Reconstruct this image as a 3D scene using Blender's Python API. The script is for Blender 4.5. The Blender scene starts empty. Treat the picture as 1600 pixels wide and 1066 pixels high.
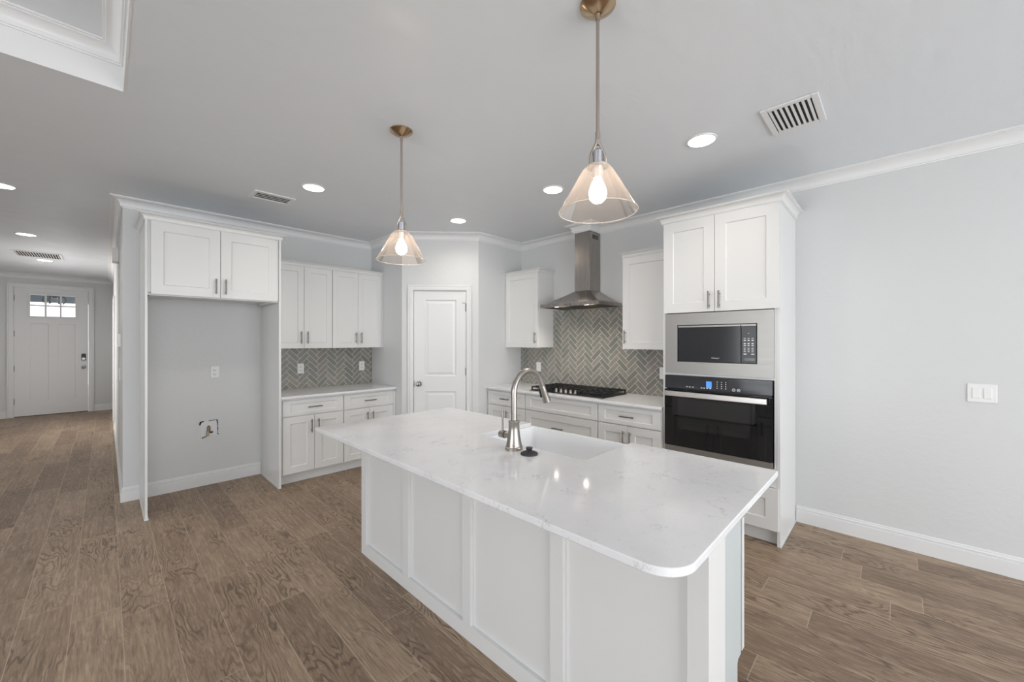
import bpy, bmesh, math, random
from mathutils import Vector, Matrix
random.seed(7)
PI = math.pi
scene = bpy.context.scene
C = scene.collection

# ------------------------------------------------------------------ camera
cd = bpy.data.cameras.new('camera'); cam = bpy.data.objects.new('camera', cd); C.objects.link(cam)
FPX = 617.0
cd.sensor_width = 36.0; cd.lens = 36.0*FPX/1600.0; cd.clip_start = 0.02; cd.clip_end = 200
YAW = math.atan((800-165)/FPX)
cam.location = (0, 0, 1.459); cam.rotation_euler = (PI/2, 0, -YAW)
scene.camera = cam
# ------------------------------------------------------------------ world, daylight, added hall fill, exposure
w = bpy.data.worlds.new('world'); scene.world = w; w.use_nodes = True
bg = w.node_tree.nodes['Background']; bg.inputs[0].default_value = (0.92, 0.96, 1.0, 1); bg.inputs[1].default_value = 1.6
def area(name, loc, rot, sx, sy, power, col):
    l = bpy.data.lights.new(name, 'AREA'); l.shape = 'RECTANGLE'; l.size = sx; l.size_y = sy; l.energy = power; l.color = col
    o = bpy.data.objects.new(name, l); C.objects.link(o); o.location = loc; o.rotation_euler = rot
    return o
area('daylight_rear', (0.9, -3.62, 1.25), (PI/2, 0, 0), 5.2, 2.3, 92, (0.93, 0.97, 1.0))
area('daylight_left', (-4.92, 0.6, 1.35), (PI/2, 0, -PI/2), 4.6, 1.9, 78, (0.93, 0.97, 1.0))
area('hall_fill', (-2.02, 9.4, 1.45), (PI/2, 0, -PI/2), 2.2, 1.6, 56, (1.0, 0.96, 0.92))  # fill light added at an unseen opening to brighten the hall
vs = scene.view_settings
scene.display_settings.display_device = 'sRGB'
vs.view_transform = 'Standard'; vs.look = 'None'; vs.gamma = 1.0; vs.use_curve_mapping = False
vs.exposure = 0.53
CEIL = 2.755
LENS = 6.0       # recessed lamp lens glow
SPOT = 22.0      # watts thrown by each recessed lamp
BULB = 22.0

# ------------------------------------------------------------------ materials
def lin(c):
    r = []
    for x in c:
        x /= 255.0
        r.append(x/12.92 if x <= 0.04045 else ((x+0.055)/1.055)**2.4)
    return (r[0], r[1], r[2], 1.0)
def mat(name, col, rough=0.5, metal=0.0, spec=0.5, emit=None, es=0.0):
    m = bpy.data.materials.new(name); m.use_nodes = True
    b = m.node_tree.nodes['Principled BSDF']
    b.inputs['Base Color'].default_value = lin(col); b.inputs['Roughness'].default_value = rough
    b.inputs['Metallic'].default_value = metal; b.inputs['Specular IOR Level'].default_value = spec
    if emit:
        b.inputs['Emission Color'].default_value = lin(emit); b.inputs['Emission Strength'].default_value = es
    return m
class NT:
    def __init__(s, m): s.t = m.node_tree; s.b = s.t.nodes.get('Principled BSDF')
    def n(s, typ, ins=None, **at):
        x = s.t.nodes.new(typ)
        for k, v in at.items(): setattr(x, k, v)
        for k, v in (ins or {}).items(): s.put(x, k, v)
        return x
    def put(s, node, k, v):
        if hasattr(v, 'is_output') or isinstance(v, bpy.types.NodeSocket): s.t.links.new(v, node.inputs[k])
        else: node.inputs[k].default_value = v
    def m(s, op, a, b=None, c=None):
        d = {0: a}
        if b is not None: d[1] = b
        if c is not None: d[2] = c
        return s.n('ShaderNodeMath', d, operation=op).outputs[0]
    def mix(s, f, a, b, bt='MIX'):
        x = s.n('ShaderNodeMix', data_type='RGBA', blend_type=bt)
        s.put(x, 0, f); s.put(x, 6, a); s.put(x, 7, b)
        return x.outputs[2]
    def ramp(s, f, stops):
        x = s.n('ShaderNodeValToRGB', {0: f}); e = x.color_ramp.elements
        while len(e) < len(stops): e.new(0.5)
        for i, (p, c) in enumerate(stops): e[i].position = p; e[i].color = c
        return x.outputs[0]
    def xyz(s, x, y, z):
        return s.n('ShaderNodeCombineXYZ', {0: x, 1: y, 2: z}).outputs[0]
    def bump(s, h, strength, dist):
        x = s.n('ShaderNodeBump', {'Strength': strength, 'Distance': dist, 'Height': h})
        s.t.links.new(x.outputs[0], s.b.inputs['Normal'])
g = lambda v: (v, v, v, 1)

def wall_paint(name, col, rough, scale, strength, stretch=(1, 1, 1), dist=0.01, sheen=None):
    m = mat(name, col, rough); t = NT(m)
    p = t.n('ShaderNodeNewGeometry').outputs['Position']
    mp = t.n('ShaderNodeMapping', {'Vector': p, 'Scale': stretch}).outputs[0]
    no = t.n('ShaderNodeTexNoise', {'Vector': mp, 'Scale': scale, 'Detail': 5.0, 'Roughness': 0.55}).outputs[0]
    if sheen:
        n2 = t.n('ShaderNodeTexNoise', {'Vector': mp, 'Scale': 3.6, 'Detail': 4.0, 'Roughness': 0.5}).outputs[0]
        t.put(t.b, 'Roughness', t.n('ShaderNodeMapRange', {0: n2, 1: 0.30, 2: 0.70, 3: sheen[0], 4: sheen[1]}).outputs[0])
    t.bump(no, strength, dist)
    return m
M = {}
M['wall'] = wall_paint('wall_paint', (212, 213, 213), 0.55, 26, 0.18)
M['ceil'] = wall_paint('ceiling_paint', (224, 228, 232), 0.34, 6, 0.30, (1.0, 2.2, 1.0), 0.012, (0.30, 0.48))
M['trim'] = mat('trim_paint', (226, 226, 226), 0.35)
M['cab'] = mat('cabinet_paint', (222, 222, 221), 0.33)
M['endpanel'] = mat('grey_white_panel', (200, 206, 208), 0.3)  # island end panels, a little greyer than the cabinet paint
M['steel_bar'] = mat('polished_steel', (214, 210, 206), 0.3, 1.0)
M['patch'] = mat('bare_plaster', (222, 222, 224), 0.7)
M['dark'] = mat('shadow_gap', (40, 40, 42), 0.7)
M['plate'] = mat('white_plastic', (232, 232, 231), 0.35)
M['nickel'] = mat('brushed_nickel', (168, 162, 156), 0.30, 1.0)
M['pull'] = mat('pull_nickel', (130, 126, 122), 0.34, 1.0)
M['brass'] = mat('champagne_bronze', (184, 160, 131), 0.24, 1.0)
M['rod'] = mat('satin_rod', (180, 169, 160), 0.28, 1.0)
M['black'] = mat('black_enamel', (26, 27, 30), 0.35)
M['iron'] = mat('cast_iron', (22, 23, 26), 0.55)
M['rubber'] = mat('dark_rubber', (44, 45, 50), 0.45)
M['glassblack'] = mat('black_glass', (10, 11, 13), 0.04, 0.0, 0.6)
M['mwglass'] = mat('microwave_glass', (46, 47, 51), 0.12, 0.0, 0.55)
M['mwpanel'] = mat('microwave_panel', (62, 63, 67), 0.3)
M['ovpanel'] = mat('oven_panel_glass', (50, 51, 56), 0.1, 0.0, 0.55)
M['window_dark'] = mat('oven_window_glass', (30, 31, 31), 0.05, 0.0, 0.7)
M['mark'] = mat('printed_white', (225, 226, 228), 0.5)
M['display'] = mat('blue_display', (60, 110, 170), 0.3, emit=(70, 130, 215), es=0.8)
M['sink'] = mat('white_fireclay', (242, 243, 245), 0.12)
M['lens'] = mat('lamp_lens', (255, 250, 240), 0.5, emit=(255, 240, 220), es=LENS)
M['bulb'] = mat('lit_bulb', (255, 250, 240), 0.5, emit=(255, 236, 212), es=BULB)
M['socket'] = mat('socket_metal', (200, 202, 206), 0.25, 1.0)
M['sweep'] = mat('door_sweep', (96, 78, 62), 0.6)
M['valve'] = mat('brass_valve', (150, 132, 104), 0.35, 0.8)
M['filter'] = mat('filter_mesh', (150, 146, 140), 0.4, 1.0)
M['soffit'] = mat('porch_soffit_paint', (112, 120, 126), 0.8)
M['hood_lens'] = mat('hood_lamp_lens', (255, 250, 240), 0.5, emit=(255, 238, 218), es=8.0)
M['fixture_light'] = mat('lit_glass', (255, 250, 240), 0.5, emit=(255, 244, 230), es=1.6)
M['sash'] = mat('window_vinyl', (240, 240, 240), 0.4)

def steel(name, col, rough, axis):
    m = mat(name, col, rough, 1.0); t = NT(m)
    p = t.n('ShaderNodeNewGeometry').outputs['Position']
    sc = {'h': (2, 2, 500), 'v': (300, 300, 2)}[axis]
    mp = t.n('ShaderNodeMapping', {'Vector': p, 'Scale': sc}).outputs[0]
    no = t.n('ShaderNodeTexNoise', {'Vector': mp, 'Scale': 1.0, 'Detail': 3.0}).outputs[0]
    r = t.n('ShaderNodeMapRange', {0: no, 1: 0.3, 2: 0.7, 3: rough-0.03, 4: rough+0.04}).outputs[0]
    t.put(t.b, 'Roughness', r)
    return m
M['steel'] = steel('stainless_steel', (170, 168, 165), 0.42, 'h')
M['hood'] = steel('hood_steel', (168, 162, 157), 0.26, 'v')

def thin_glass(name, haze, hazecol, tint=(255, 255, 255), gloss=1.0):
    m = bpy.data.materials.new(name); m.use_nodes = True; t = m.node_tree; t.nodes.clear()
    out = t.nodes.new('ShaderNodeOutputMaterial')
    tr = t.nodes.new('ShaderNodeBsdfTransparent'); tr.inputs[0].default_value = lin(tint)
    gl = t.nodes.new('ShaderNodeBsdfGlossy'); gl.inputs['Roughness'].default_value = 0.03
    tl = t.nodes.new('ShaderNodeBsdfTranslucent'); tl.inputs[0].default_value = lin(hazecol)
    df = t.nodes.new('ShaderNodeBsdfDiffuse'); df.inputs[0].default_value = lin(hazecol)
    hm = t.nodes.new('ShaderNodeMixShader'); hm.inputs[0].default_value = 0.5
    t.links.new(tl.outputs[0], hm.inputs[1]); t.links.new(df.outputs[0], hm.inputs[2])
    m1 = t.nodes.new('ShaderNodeMixShader'); m2 = t.nodes.new('ShaderNodeMixShader')
    lw = t.nodes.new('ShaderNodeLayerWeight'); lw.inputs[0].default_value = 0.35
    hz = t.nodes.new('ShaderNodeMath'); hz.operation = 'MULTIPLY_ADD'
    t.links.new(lw.outputs['Facing'], hz.inputs[0]); hz.inputs[1].default_value = haze*1.6; hz.inputs[2].default_value = haze
    fr = t.nodes.new('ShaderNodeFresnel'); fr.inputs[0].default_value = 1.45
    t.links.new(hz.outputs[0], m1.inputs[0]); t.links.new(tr.outputs[0], m1.inputs[1]); t.links.new(hm.outputs[0], m1.inputs[2])
    fm = t.nodes.new('ShaderNodeMath'); fm.operation = 'MULTIPLY'; t.links.new(fr.outputs[0], fm.inputs[0]); fm.inputs[1].default_value = gloss; t.links.new(fm.outputs[0], m2.inputs[0]); t.links.new(m1.outputs[0], m2.inputs[1]); t.links.new(gl.outputs[0], m2.inputs[2])
    t.links.new(m2.outputs[0], out.inputs[0])
    return m
M['shade'] = thin_glass('shade_glass', 0.07, (255, 240, 230), (255, 250, 246), 0.4)
M['rim'] = thin_glass('shade_rim_glass', 0.4, (255, 246, 238))
M['pane'] = thin_glass('pane_glass', 0.0, (255, 255, 255))

def quartz():
    m = mat('white_quartz', (233, 233, 234), 0.08); t = NT(m)
    p = t.n('ShaderNodeNewGeometry').outputs['Position']
    wv = t.n('ShaderNodeTexNoise', {'Vector': p, 'Scale': 3.0, 'Detail': 4.0, 'Roughness': 0.6}).outputs['Color']
    wp = t.n('ShaderNodeMix', data_type='VECTOR'); t.put(wp, 0, 0.22); t.put(wp, 4, p); t.put(wp, 5, wv)
    n1 = t.n('ShaderNodeTexNoise', {'Vector': wp.outputs[1], 'Scale': 7.0, 'Detail': 7.0, 'Roughness': 0.62}).outputs[0]
    d = t.m('ABSOLUTE', t.m('SUBTRACT', n1, 0.5))
    v = t.m('SUBTRACT', 1.0, t.n('ShaderNodeMapRange', {0: d, 1: 0.0, 2: 0.010}).outputs[0])
    br = t.n('ShaderNodeTexNoise', {'Vector': p, 'Scale': 8.0, 'Detail': 3.0}).outputs[0]
    br = t.n('ShaderNodeMapRange', {0: br, 1: 0.46, 2: 0.68}).outputs[0]
    v = t.m('MULTIPLY', v, br)
    cl = t.n('ShaderNodeTexNoise', {'Vector': p, 'Scale': 2.2, 'Detail': 6.0, 'Roughness': 0.65}).outputs[0]
    base = t.ramp(cl, [(0.35, lin((226, 226, 229))), (0.6, lin((234, 234, 235)))])
    sp = t.n('ShaderNodeTexNoise', {'Vector': p, 'Scale': 60.0, 'Detail': 2.0}).outputs[0]
    base = t.mix(t.n('ShaderNodeMapRange', {0: sp, 1: 0.62, 2: 0.75, 3: 0.0, 4: 0.35}).outputs[0], base, lin((203, 204, 209)))
    col = t.mix(t.m('MULTIPLY', v, 0.65), base, lin((146, 147, 155)))
    t.put(t.b, 'Base Color', col)
    return m
M['quartz'] = quartz()

def planks():
    W, L = 0.1865, 1.22
    m = mat('oak_plank_floor', (128, 110, 95), 0.42, spec=0.35); t = NT(m)
    p = t.n('ShaderNodeNewGeometry').outputs['Position']
    s = t.n('ShaderNodeSeparateXYZ', {0: p}); X, Y = s.outputs[0], s.outputs[1]
    cx = t.m('DIVIDE', t.m('SUBTRACT', X, 0.06-W*200), W); col = t.m('FLOOR', cx); fx = t.m('FRACT', cx)
    wn = t.n('ShaderNodeTexWhiteNoise', {'W': col}, noise_dimensions='1D').outputs['Value']
    ry = t.m('DIVIDE', t.m('ADD', t.m('ADD', Y, 200*L), t.m('MULTIPLY', wn, L)), L); row = t.m('FLOOR', ry); fy = t.m('FRACT', ry)
    idn = t.n('ShaderNodeTexWhiteNoise', {'Vector': t.xyz(col, row, 3.0)}, noise_dimensions='3D')
    r1 = idn.outputs['Value']; sc = t.n('ShaderNodeSeparateColor', {0: idn.outputs['Color']}); r2, r3 = sc.outputs[0], sc.outputs[1]
    ex = t.m('MULTIPLY', t.m('MINIMUM', fx, t.m('SUBTRACT', 1.0, fx)), W)
    ey = t.m('MULTIPLY', t.m('MINIMUM', fy, t.m('SUBTRACT', 1.0, fy)), L)
    ed = t.m('MINIMUM', ex, ey)
    seam = t.n('ShaderNodeMapRange', {0: ed, 1: 0.0008, 2: 0.0024, 3: 1.0, 4: 0.0}).outputs[0]
    # contour rings of a stretched noise = cathedral grain
    gx = t.m('MULTIPLY_ADD', r2, 31.0, X); gy = t.m('MULTIPLY_ADD', r3, 47.0, t.m('MULTIPLY', Y, 0.22))
    gv = t.xyz(gx, gy, t.m('MULTIPLY', r1, 19.0))
    n1 = t.n('ShaderNodeTexNoise', {'Vector': gv, 'Scale': 5.2, 'Detail': 4.0, 'Roughness': 0.42, 'Distortion': 0.2}).outputs[0]
    rings = t.m('SINE', t.m('MULTIPLY', n1, 175.0))
    rings = t.n('ShaderNodeMapRange', {0: rings, 1: 0.05, 2: 0.95, 3: 0.0, 4: 1.0}).outputs[0]
    msk = t.n('ShaderNodeTexNoise', {'Vector': t.xyz(t.m('MULTIPLY', gx, 1.0), t.m('MULTIPLY', gy, 2.2), r2), 'Scale': 5.0, 'Detail': 2.0}).outputs[0]
    msk = t.n('ShaderNodeMapRange', {0: msk, 1: 0.40, 2: 0.62}).outputs[0]
    fib = t.n('ShaderNodeTexNoise', {'Vector': t.xyz(t.m('MULTIPLY', gx, 150.0), t.m('MULTIPLY', Y, 6.0), r1), 'Scale': 1.0, 'Detail': 4.0, 'Roughness': 0.7}).outputs[0]
    blot = t.n('ShaderNodeTexNoise', {'Vector': t.xyz(t.m('MULTIPLY', gx, 2.0), t.m('MULTIPLY', gy, 3.0), r3), 'Scale': 3.0, 'Detail': 5.0, 'Roughness': 0.6}).outputs[0]
    base = t.ramp(r1, [(0.0, lin((137, 116, 96))), (0.45, lin((166, 143, 120))), (0.8, lin((178, 154, 129))), (1.0, lin((190, 166, 141)))])
    base = t.mix(t.n('ShaderNodeMapRange', {0: blot, 1: 0.35, 2: 0.7, 3: 0.0, 4: 0.55}).outputs[0], base, lin((132, 111, 93)))
    c2 = t.mix(t.n('ShaderNodeMapRange', {0: fib, 1: 0.38, 2: 0.66, 3: 0.0, 4: 0.62}).outputs[0], base, lin((110, 91, 75)))
    st = t.n('ShaderNodeTexNoise', {'Vector': t.xyz(t.m('MULTIPLY', gx, 42.0), t.m('MULTIPLY', Y, 1.6), r3), 'Scale': 1.0, 'Detail': 5.0, 'Roughness': 0.65}).outputs[0]
    c2 = t.mix(t.n('ShaderNodeMapRange', {0: st, 1: 0.45, 2: 0.75, 3: 0.0, 4: 0.55}).outputs[0], c2, lin((104, 84, 70)))
    hl = t.n('ShaderNodeTexNoise', {'Vector': t.xyz(t.m('MULTIPLY', gx, 70.0), t.m('MULTIPLY', Y, 9.0), r2), 'Scale': 1.0, 'Detail': 4.0, 'Roughness': 0.7}).outputs[0]
    c2 = t.mix(t.n('ShaderNodeMapRange', {0: hl, 1: 0.5, 2: 0.78, 3: 0.0, 4: 0.5}).outputs[0], c2, lin((207, 185, 161)))
    c3 = t.mix(t.m('MULTIPLY', t.m('MULTIPLY', rings, msk), 0.66), c2, lin((78, 61, 49)))
    c4 = t.mix(t.m('MULTIPLY', seam, 0.55), c3, lin((200, 182, 164)))  # joints lightened to paint in the highlight on plank bevels
    t.put(t.b, 'Base Color', c4)
    h = t.m('SUBTRACT', t.m('MULTIPLY', fib, 0.25), seam)
    t.bump(h, 0.25, 0.002)
    return m
M['floor'] = planks()

def tilemat():
    m = mat('glazed_tile', (140, 138, 128), 0.22); t = NT(m)
    a = t.n('ShaderNodeAttribute', attribute_name='tile_tint').outputs['Color']
    sc = t.n('ShaderNodeSeparateColor', {0: a}); r, q = sc.outputs[0], sc.outputs[1]
    p = t.n('ShaderNodeNewGeometry').outputs['Position']
    n = t.n('ShaderNodeTexNoise', {'Vector': p, 'Scale': 30.0, 'Detail': 4.0}).outputs[0]
    c = t.ramp(r, [(0.0, lin((122, 123, 119))), (0.35, lin((136, 137, 130))), (0.7, lin((147, 144, 136))), (1.0, lin((158, 152, 143)))])
    c = t.mix(t.m('MULTIPLY', q, 0.35), c, lin((134, 126, 118)))
    c = t.mix(t.n('ShaderNodeMapRange', {0: n, 1: 0.3, 2: 0.75, 3: 0.0, 4: 0.5}).outputs[0], c, lin((118, 120, 113)))
    t.put(t.b, 'Base Color', c)
    t.bump(n, 0.12, 0.004)
    return m
M['tile'] = tilemat()
M['grout'] = mat('grout', (226, 222, 212), 0.8)

# ------------------------------------------------------------------ mesh helpers
class MB:
    def __init__(s): s.v = []; s.f = []; s.tint = None
    def add(s, vs, fs):
        o = len(s.v); s.v += [Vector(p) for p in vs]; s.f += [tuple(i+o for i in f) for f in fs]; return s
    def box(s, x0, x1, y0, y1, z0, z1):
        x0, x1 = min(x0, x1), max(x0, x1); y0, y1 = min(y0, y1), max(y0, y1); z0, z1 = min(z0, z1), max(z0, z1)
        return s.add([(x0,y0,z0),(x1,y0,z0),(x1,y1,z0),(x0,y1,z0),(x0,y0,z1),(x1,y0,z1),(x1,y1,z1),(x0,y1,z1)],
            [(0,3,2,1),(4,5,6,7),(0,1,5,4),(1,2,6,5),(2,3,7,6),(3,0,4,7)])
    def prism(s, poly, z0, z1):
        n = len(poly)
        return s.add([(x,y,z0) for x,y in poly]+[(x,y,z1) for x,y in poly],
            [tuple(range(n-1,-1,-1)), tuple(range(n,2*n))]+[(i,(i+1)%n,(i+1)%n+n,i+n) for i in range(n)])
    def tube(s, pts, r, seg=12, cap=True):
        pts = [Vector(p) for p in pts]; n = len(pts)
        rs = r if isinstance(r, (list, tuple)) else [r]*n
        tang = [(pts[min(i+1,n-1)]-pts[max(i-1,0)]).normalized() for i in range(n)]
        up = Vector((0,0,1)) if abs(tang[0].z) < 0.9 else Vector((1,0,0))
        a = tang[0].cross(up).normalized(); vs = []
        for i in range(n):
            a = (a - tang[i]*a.dot(tang[i])).normalized(); b = tang[i].cross(a)
            vs += [pts[i]+(a*math.cos(2*PI*k/seg)+b*math.sin(2*PI*k/seg))*rs[i] for k in range(seg)]
        fs = [(i*seg+k, i*seg+(k+1)%seg, (i+1)*seg+(k+1)%seg, (i+1)*seg+k) for i in range(n-1) for k in range(seg)]
        if cap: fs += [tuple(range(seg-1,-1,-1)), tuple(range((n-1)*seg, n*seg))]
        return s.add(vs, fs)
    def lathe(s, prof, cx=0, cy=0, seg=32, close=True):
        n = len(prof); vs = []
        for r, z in prof: vs += [(cx+r*math.cos(2*PI*k/seg), cy+r*math.sin(2*PI*k/seg), z) for k in range(seg)]
        fs = [(i*seg+k, i*seg+(k+1)%seg, (i+1)*seg+(k+1)%seg, (i+1)*seg+k) for i in range(n-1) for k in range(seg)]
        if close: fs += [tuple(range(seg-1,-1,-1)), tuple(range((n-1)*seg, n*seg))]
        return s.add(vs, fs)
    def sweep(s, path, prof, closed=False):
        """profile (outward, z) swept along an XY path; outward = right-hand side of the walking direction"""
        P = [Vector((p[0], p[1])) for p in path]; n = len(P)
        def nr(a, b): d = (b-a).normalized(); return Vector((d.y, -d.x))
        offs = []
        for i in range(n):
            a = nr(P[i-1], P[i]) if (i > 0 or closed) else None
            b = nr(P[i], P[(i+1) % n]) if (i < n-1 or closed) else None
            if a is None: offs.append(b)
            elif b is None: offs.append(a)
            else:
                mm = (a+b).normalized(); offs.append(mm/max(0.2, mm.dot(a)))
        k = len(prof); vs = []
        for i in range(n):
            for o, z in prof: q = P[i]+offs[i]*o; vs.append((q.x, q.y, z))
        fs = []
        for i in range(n if closed else n-1):
            j = (i+1) % n
            for t in range(k): fs.append((i*k+t, i*k+(t+1)%k, j*k+(t+1)%k, j*k+t))
        if not closed: fs += [tuple(range(k)), tuple(range((n-1)*k+k-1, (n-1)*k-1, -1))]
        return s.add(vs, fs)
    def shaker(s, x0, x1, z0, z1, yf=-0.02, t=0.02, fw=0.06, fh=None, rec=0.008, sl=0.004):
        fh = fh or fw; yb = yf+t; yr = yf+rec
        def ring(a, b, c, d, y): return [(a,y,c),(b,y,c),(b,y,d),(a,y,d)]
        vs = ring(x0,x1,z0,z1,yb)+ring(x0,x1,z0,z1,yf)+ring(x0+fw,x1-fw,z0+fh,z1-fh,yf)+ring(x0+fw+sl,x1-fw-sl,z0+fh+sl,z1-fh-sl,yr)
        fs = [(0,1,2,3)]+[(r*4+i, r*4+(i+1)%4, (r+1)*4+(i+1)%4, (r+1)*4+i) for r in range(3) for i in range(4)]+[(12,13,14,15)]
        return s.add(vs, fs)
    def slab(s, xs, zs, yf, yb, cells):
        """door slab with panels; cells = {(i,j): kind}, kinds raised / flat / hole"""
        idx = {}
        def vid(x, y, z):
            k = (round(x,5), round(y,5), round(z,5))
            if k not in idx: idx[k] = len(s.v); s.v.append(Vector((x,y,z)))
            return idx[k]
        for i in range(len(xs)-1):
            for j in range(len(zs)-1):
                a, b, c, d = xs[i], xs[i+1], zs[j], zs[j+1]; k = cells.get((i, j))
                def rg(e, y): return [vid(a+e,y,c+e), vid(b-e,y,c+e), vid(b-e,y,d-e), vid(a+e,y,d-e)]
                def conn(r, q):
                    for m_ in range(4): s.f.append((r[m_], r[(m_+1)%4], q[(m_+1)%4], q[m_]))
                if k is None: s.f.append(tuple(rg(0, yf)))
                elif k == 'flat':
                    r0, r1 = rg(0, yf), rg(0.008, yf+0.008); conn(r0, r1); s.f.append(tuple(r1))
                elif k == 'raised':
                    r0, r1, r2, r3 = rg(0, yf), rg(0.012, yf+0.010), rg(0.022, yf+0.010), rg(0.045, yf+0.003)
                    conn(r0, r1); conn(r1, r2); conn(r2, r3); s.f.append(tuple(r3))
                elif k == 'hole': conn(rg(0, yf), rg(0, yb))
                if k != 'hole': s.f.append(tuple(reversed(rg(0, yb))))
        for i in range(len(xs)-1):
            for z in (zs[0], zs[-1]): s.f.append((vid(xs[i],yf,z), vid(xs[i+1],yf,z), vid(xs[i+1],yb,z), vid(xs[i],yb,z)))
        for j in range(len(zs)-1):
            for x in (xs[0], xs[-1]): s.f.append((vid(x,yf,zs[j]), vid(x,yf,zs[j+1]), vid(x,yb,zs[j+1]), vid(x,yb,zs[j])))
        return s
    def pull(s, x, z, L, vert, yf=-0.02):
        y = yf-0.030; h = L/2; q = L*0.33
        if vert: e = [(x,y,z-h),(x,y,z+h)]; ps = [(x,z-q),(x,z+q)]
        else: e = [(x-h,y,z),(x+h,y,z)]; ps = [(x-q,z),(x+q,z)]
        s.tube(e, 0.0062, 10)
        for a, b in ps: s.tube([(a,yf+0.0005,b),(a,y,b)], 0.0048, 8)
        return s
    def xf(s, mx): s.v = [mx @ p for p in s.v]; return s
    def build(s, name, m, parent=None, bevel=0.0, smooth=0.0, seg=2):
        me = bpy.data.meshes.new(name)
        off = OFF.get(parent.name, Vector((0,0,0))) if parent is not None else Vector((0,0,0))
        bm = bmesh.new(); bv = [bm.verts.new(p-off) for p in s.v]; bm.verts.ensure_lookup_table()
        lay = bm.loops.layers.float_color.new('tile_tint') if s.tint else None
        for i, f in enumerate(s.f):
            try: fc = bm.faces.new([bv[k] for k in f])
            except ValueError: continue
            if lay:
                for lp in fc.loops: lp[lay] = s.tint[i]
        if not s.tint: bmesh.ops.recalc_face_normals(bm, faces=bm.faces[:])
        bm.to_mesh(me); bm.free()
        o = bpy.data.objects.new(name, me); C.objects.link(o); me.materials.append(m)
        if smooth:
            for p in me.polygons: p.use_smooth = True
            me.set_sharp_from_angle(angle=math.radians(smooth))
        if bevel:
            b = o.modifiers.new('bevel', 'BEVEL'); b.width = bevel; b.segments = seg; b.limit_method = 'ANGLE'; b.angle_limit = math.radians(40)
        if parent is not None: o.parent = parent; OFF[o.name] = off
        return o
OFF = {}
def thing(name, label, cat, loc=(0,0,0), ang=0.0, group=None, local=False):
    """Empty at the thing's base. local=False: parts are given in world coordinates (ang must be 0)"""
    o = bpy.data.objects.new(name, None); C.objects.link(o); o.location = loc; o.rotation_euler = (0,0,ang); o.empty_display_size = 0.1
    o['label'] = label; o['category'] = cat
    if group: o['group'] = group
    OFF[o.name] = Vector((0,0,loc[2])) if local else Vector(loc)
    return o
def tag(o, label, cat, group=None, kind=None):
    o['label'] = label; o['category'] = cat
    if group: o['group'] = group
    if kind: o['kind'] = kind
    return o
def struct(name, mb, m, label, cat, bevel=0.0, smooth=0.0):
    o = mb.build(name, m, None, bevel, smooth); o['kind'] = 'structure'; o['label'] = label; o['category'] = cat; OFF[o.name] = Vector((0,0,0))
    return o
def dup(o, loc, label):
    c = o.copy(); C.objects.link(c); c.location = loc; c['label'] = label
    for ch in [q for q in bpy.data.objects if q.parent == o]:
        d = ch.copy(); C.objects.link(d); d.parent = c
        for gc in [q for q in bpy.data.objects if q.parent == ch]:
            e = gc.copy(); C.objects.link(e); e.parent = d
    return c
def text(name, body, size, mx, m, parent):
    cu = bpy.data.curves.new(name, 'FONT'); cu.body = body; cu.size = size; cu.extrude = 0.0004; cu.align_x = 'CENTER'; cu.align_y = 'CENTER'
    to = bpy.data.objects.new(name+'_src', cu); C.objects.link(to)
    bpy.context.view_layer.update()
    me = bpy.data.meshes.new_from_object(to.evaluated_get(bpy.context.evaluated_depsgraph_get()))
    bpy.data.objects.remove(to)
    off = OFF.get(parent.name, Vector((0,0,0)))
    me.transform(Matrix.Translation(-off) @ mx)
    o = bpy.data.objects.new(name, me); C.objects.link(o); me.materials.clear(); me.materials.append(m); o.parent = parent
    return o
def rpoly(pts, radii, n=8):
    out = []; k = len(pts)
    for i in range(k):
        p = Vector(pts[i]); a = (Vector(pts[i-1])-p).normalized(); b = (Vector(pts[(i+1)%k])-p).normalized(); r = radii[i]
        if r <= 0: out.append(tuple(p)); continue
        c = p+(a+b)*r      # right-angled corners
        s0 = p+a*r-c; s1 = p+b*r-c
        for j in range(n+1):
            t = j/n*PI/2; q = c+s0*math.cos(t)+s1*math.sin(t); out.append((q.x, q.y))
    return out
def frame(loc, ang): return Matrix.Translation(Vector(loc)) @ Matrix.Rotation(ang, 4, 'Z')

# ------------------------------------------------------------------ room shell
XH, YA, XB, YF, YR, XL = 0.108, 5.02, 3.905, 12.0, -3.7, -5.0
XS = -1.95
c1 = Vector((2.475, 4.246)); c2 = Vector((3.143, 3.619))
dang = math.atan2(c2.y-c1.y, c2.x-c1.x); DL = (c2-c1).length
D = frame((c1.x, c1.y, 0), dang)
struct('floor', MB().box(XL-0.1, XB+0.1, YR-0.1, YF+0.1, -0.05, 0), M['floor'], 'grey brown wood plank floor running through kitchen and hall', 'floor')
TX0, TX1, TY0, TY1, TZ = -3.3, 0.072, -1.6, 2.885, 2.955
cl = MB()
cl.box(XL-0.1, XB+0.1, TY1, YF+0.1, CEIL, CEIL+0.3).box(XL-0.1, XB+0.1, YR-0.1, TY0, CEIL, CEIL+0.3)
cl.box(TX1, XB+0.1, TY0, TY1, CEIL, CEIL+0.3).box(XL-0.1, TX0, TY0, TY1, CEIL, CEIL+0.3)
cl.box(TX0, TX1, TY0, TY1, TZ, CEIL+0.3)
ceil = struct('ceiling', cl, M['ceil'], 'pale grey textured ceiling with a recessed tray', 'ceiling')
fas = MB()
e = 0.008
fas.box(TX0, TX1, TY1-e, TY1, CEIL-0.001, TZ).box(TX1-e, TX1, TY0, TY1-e, CEIL-0.001, TZ).box(TX0, TX1-e, TY0, TY0+e, CEIL-0.001, TZ).box(TX0, TX0+e, TY0+e, TY1-e, CEIL-0.001, TZ)
struct('trim_3', fas, M['trim'], 'white flat fascia board lining the ceiling tray opening', 'trim')
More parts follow.
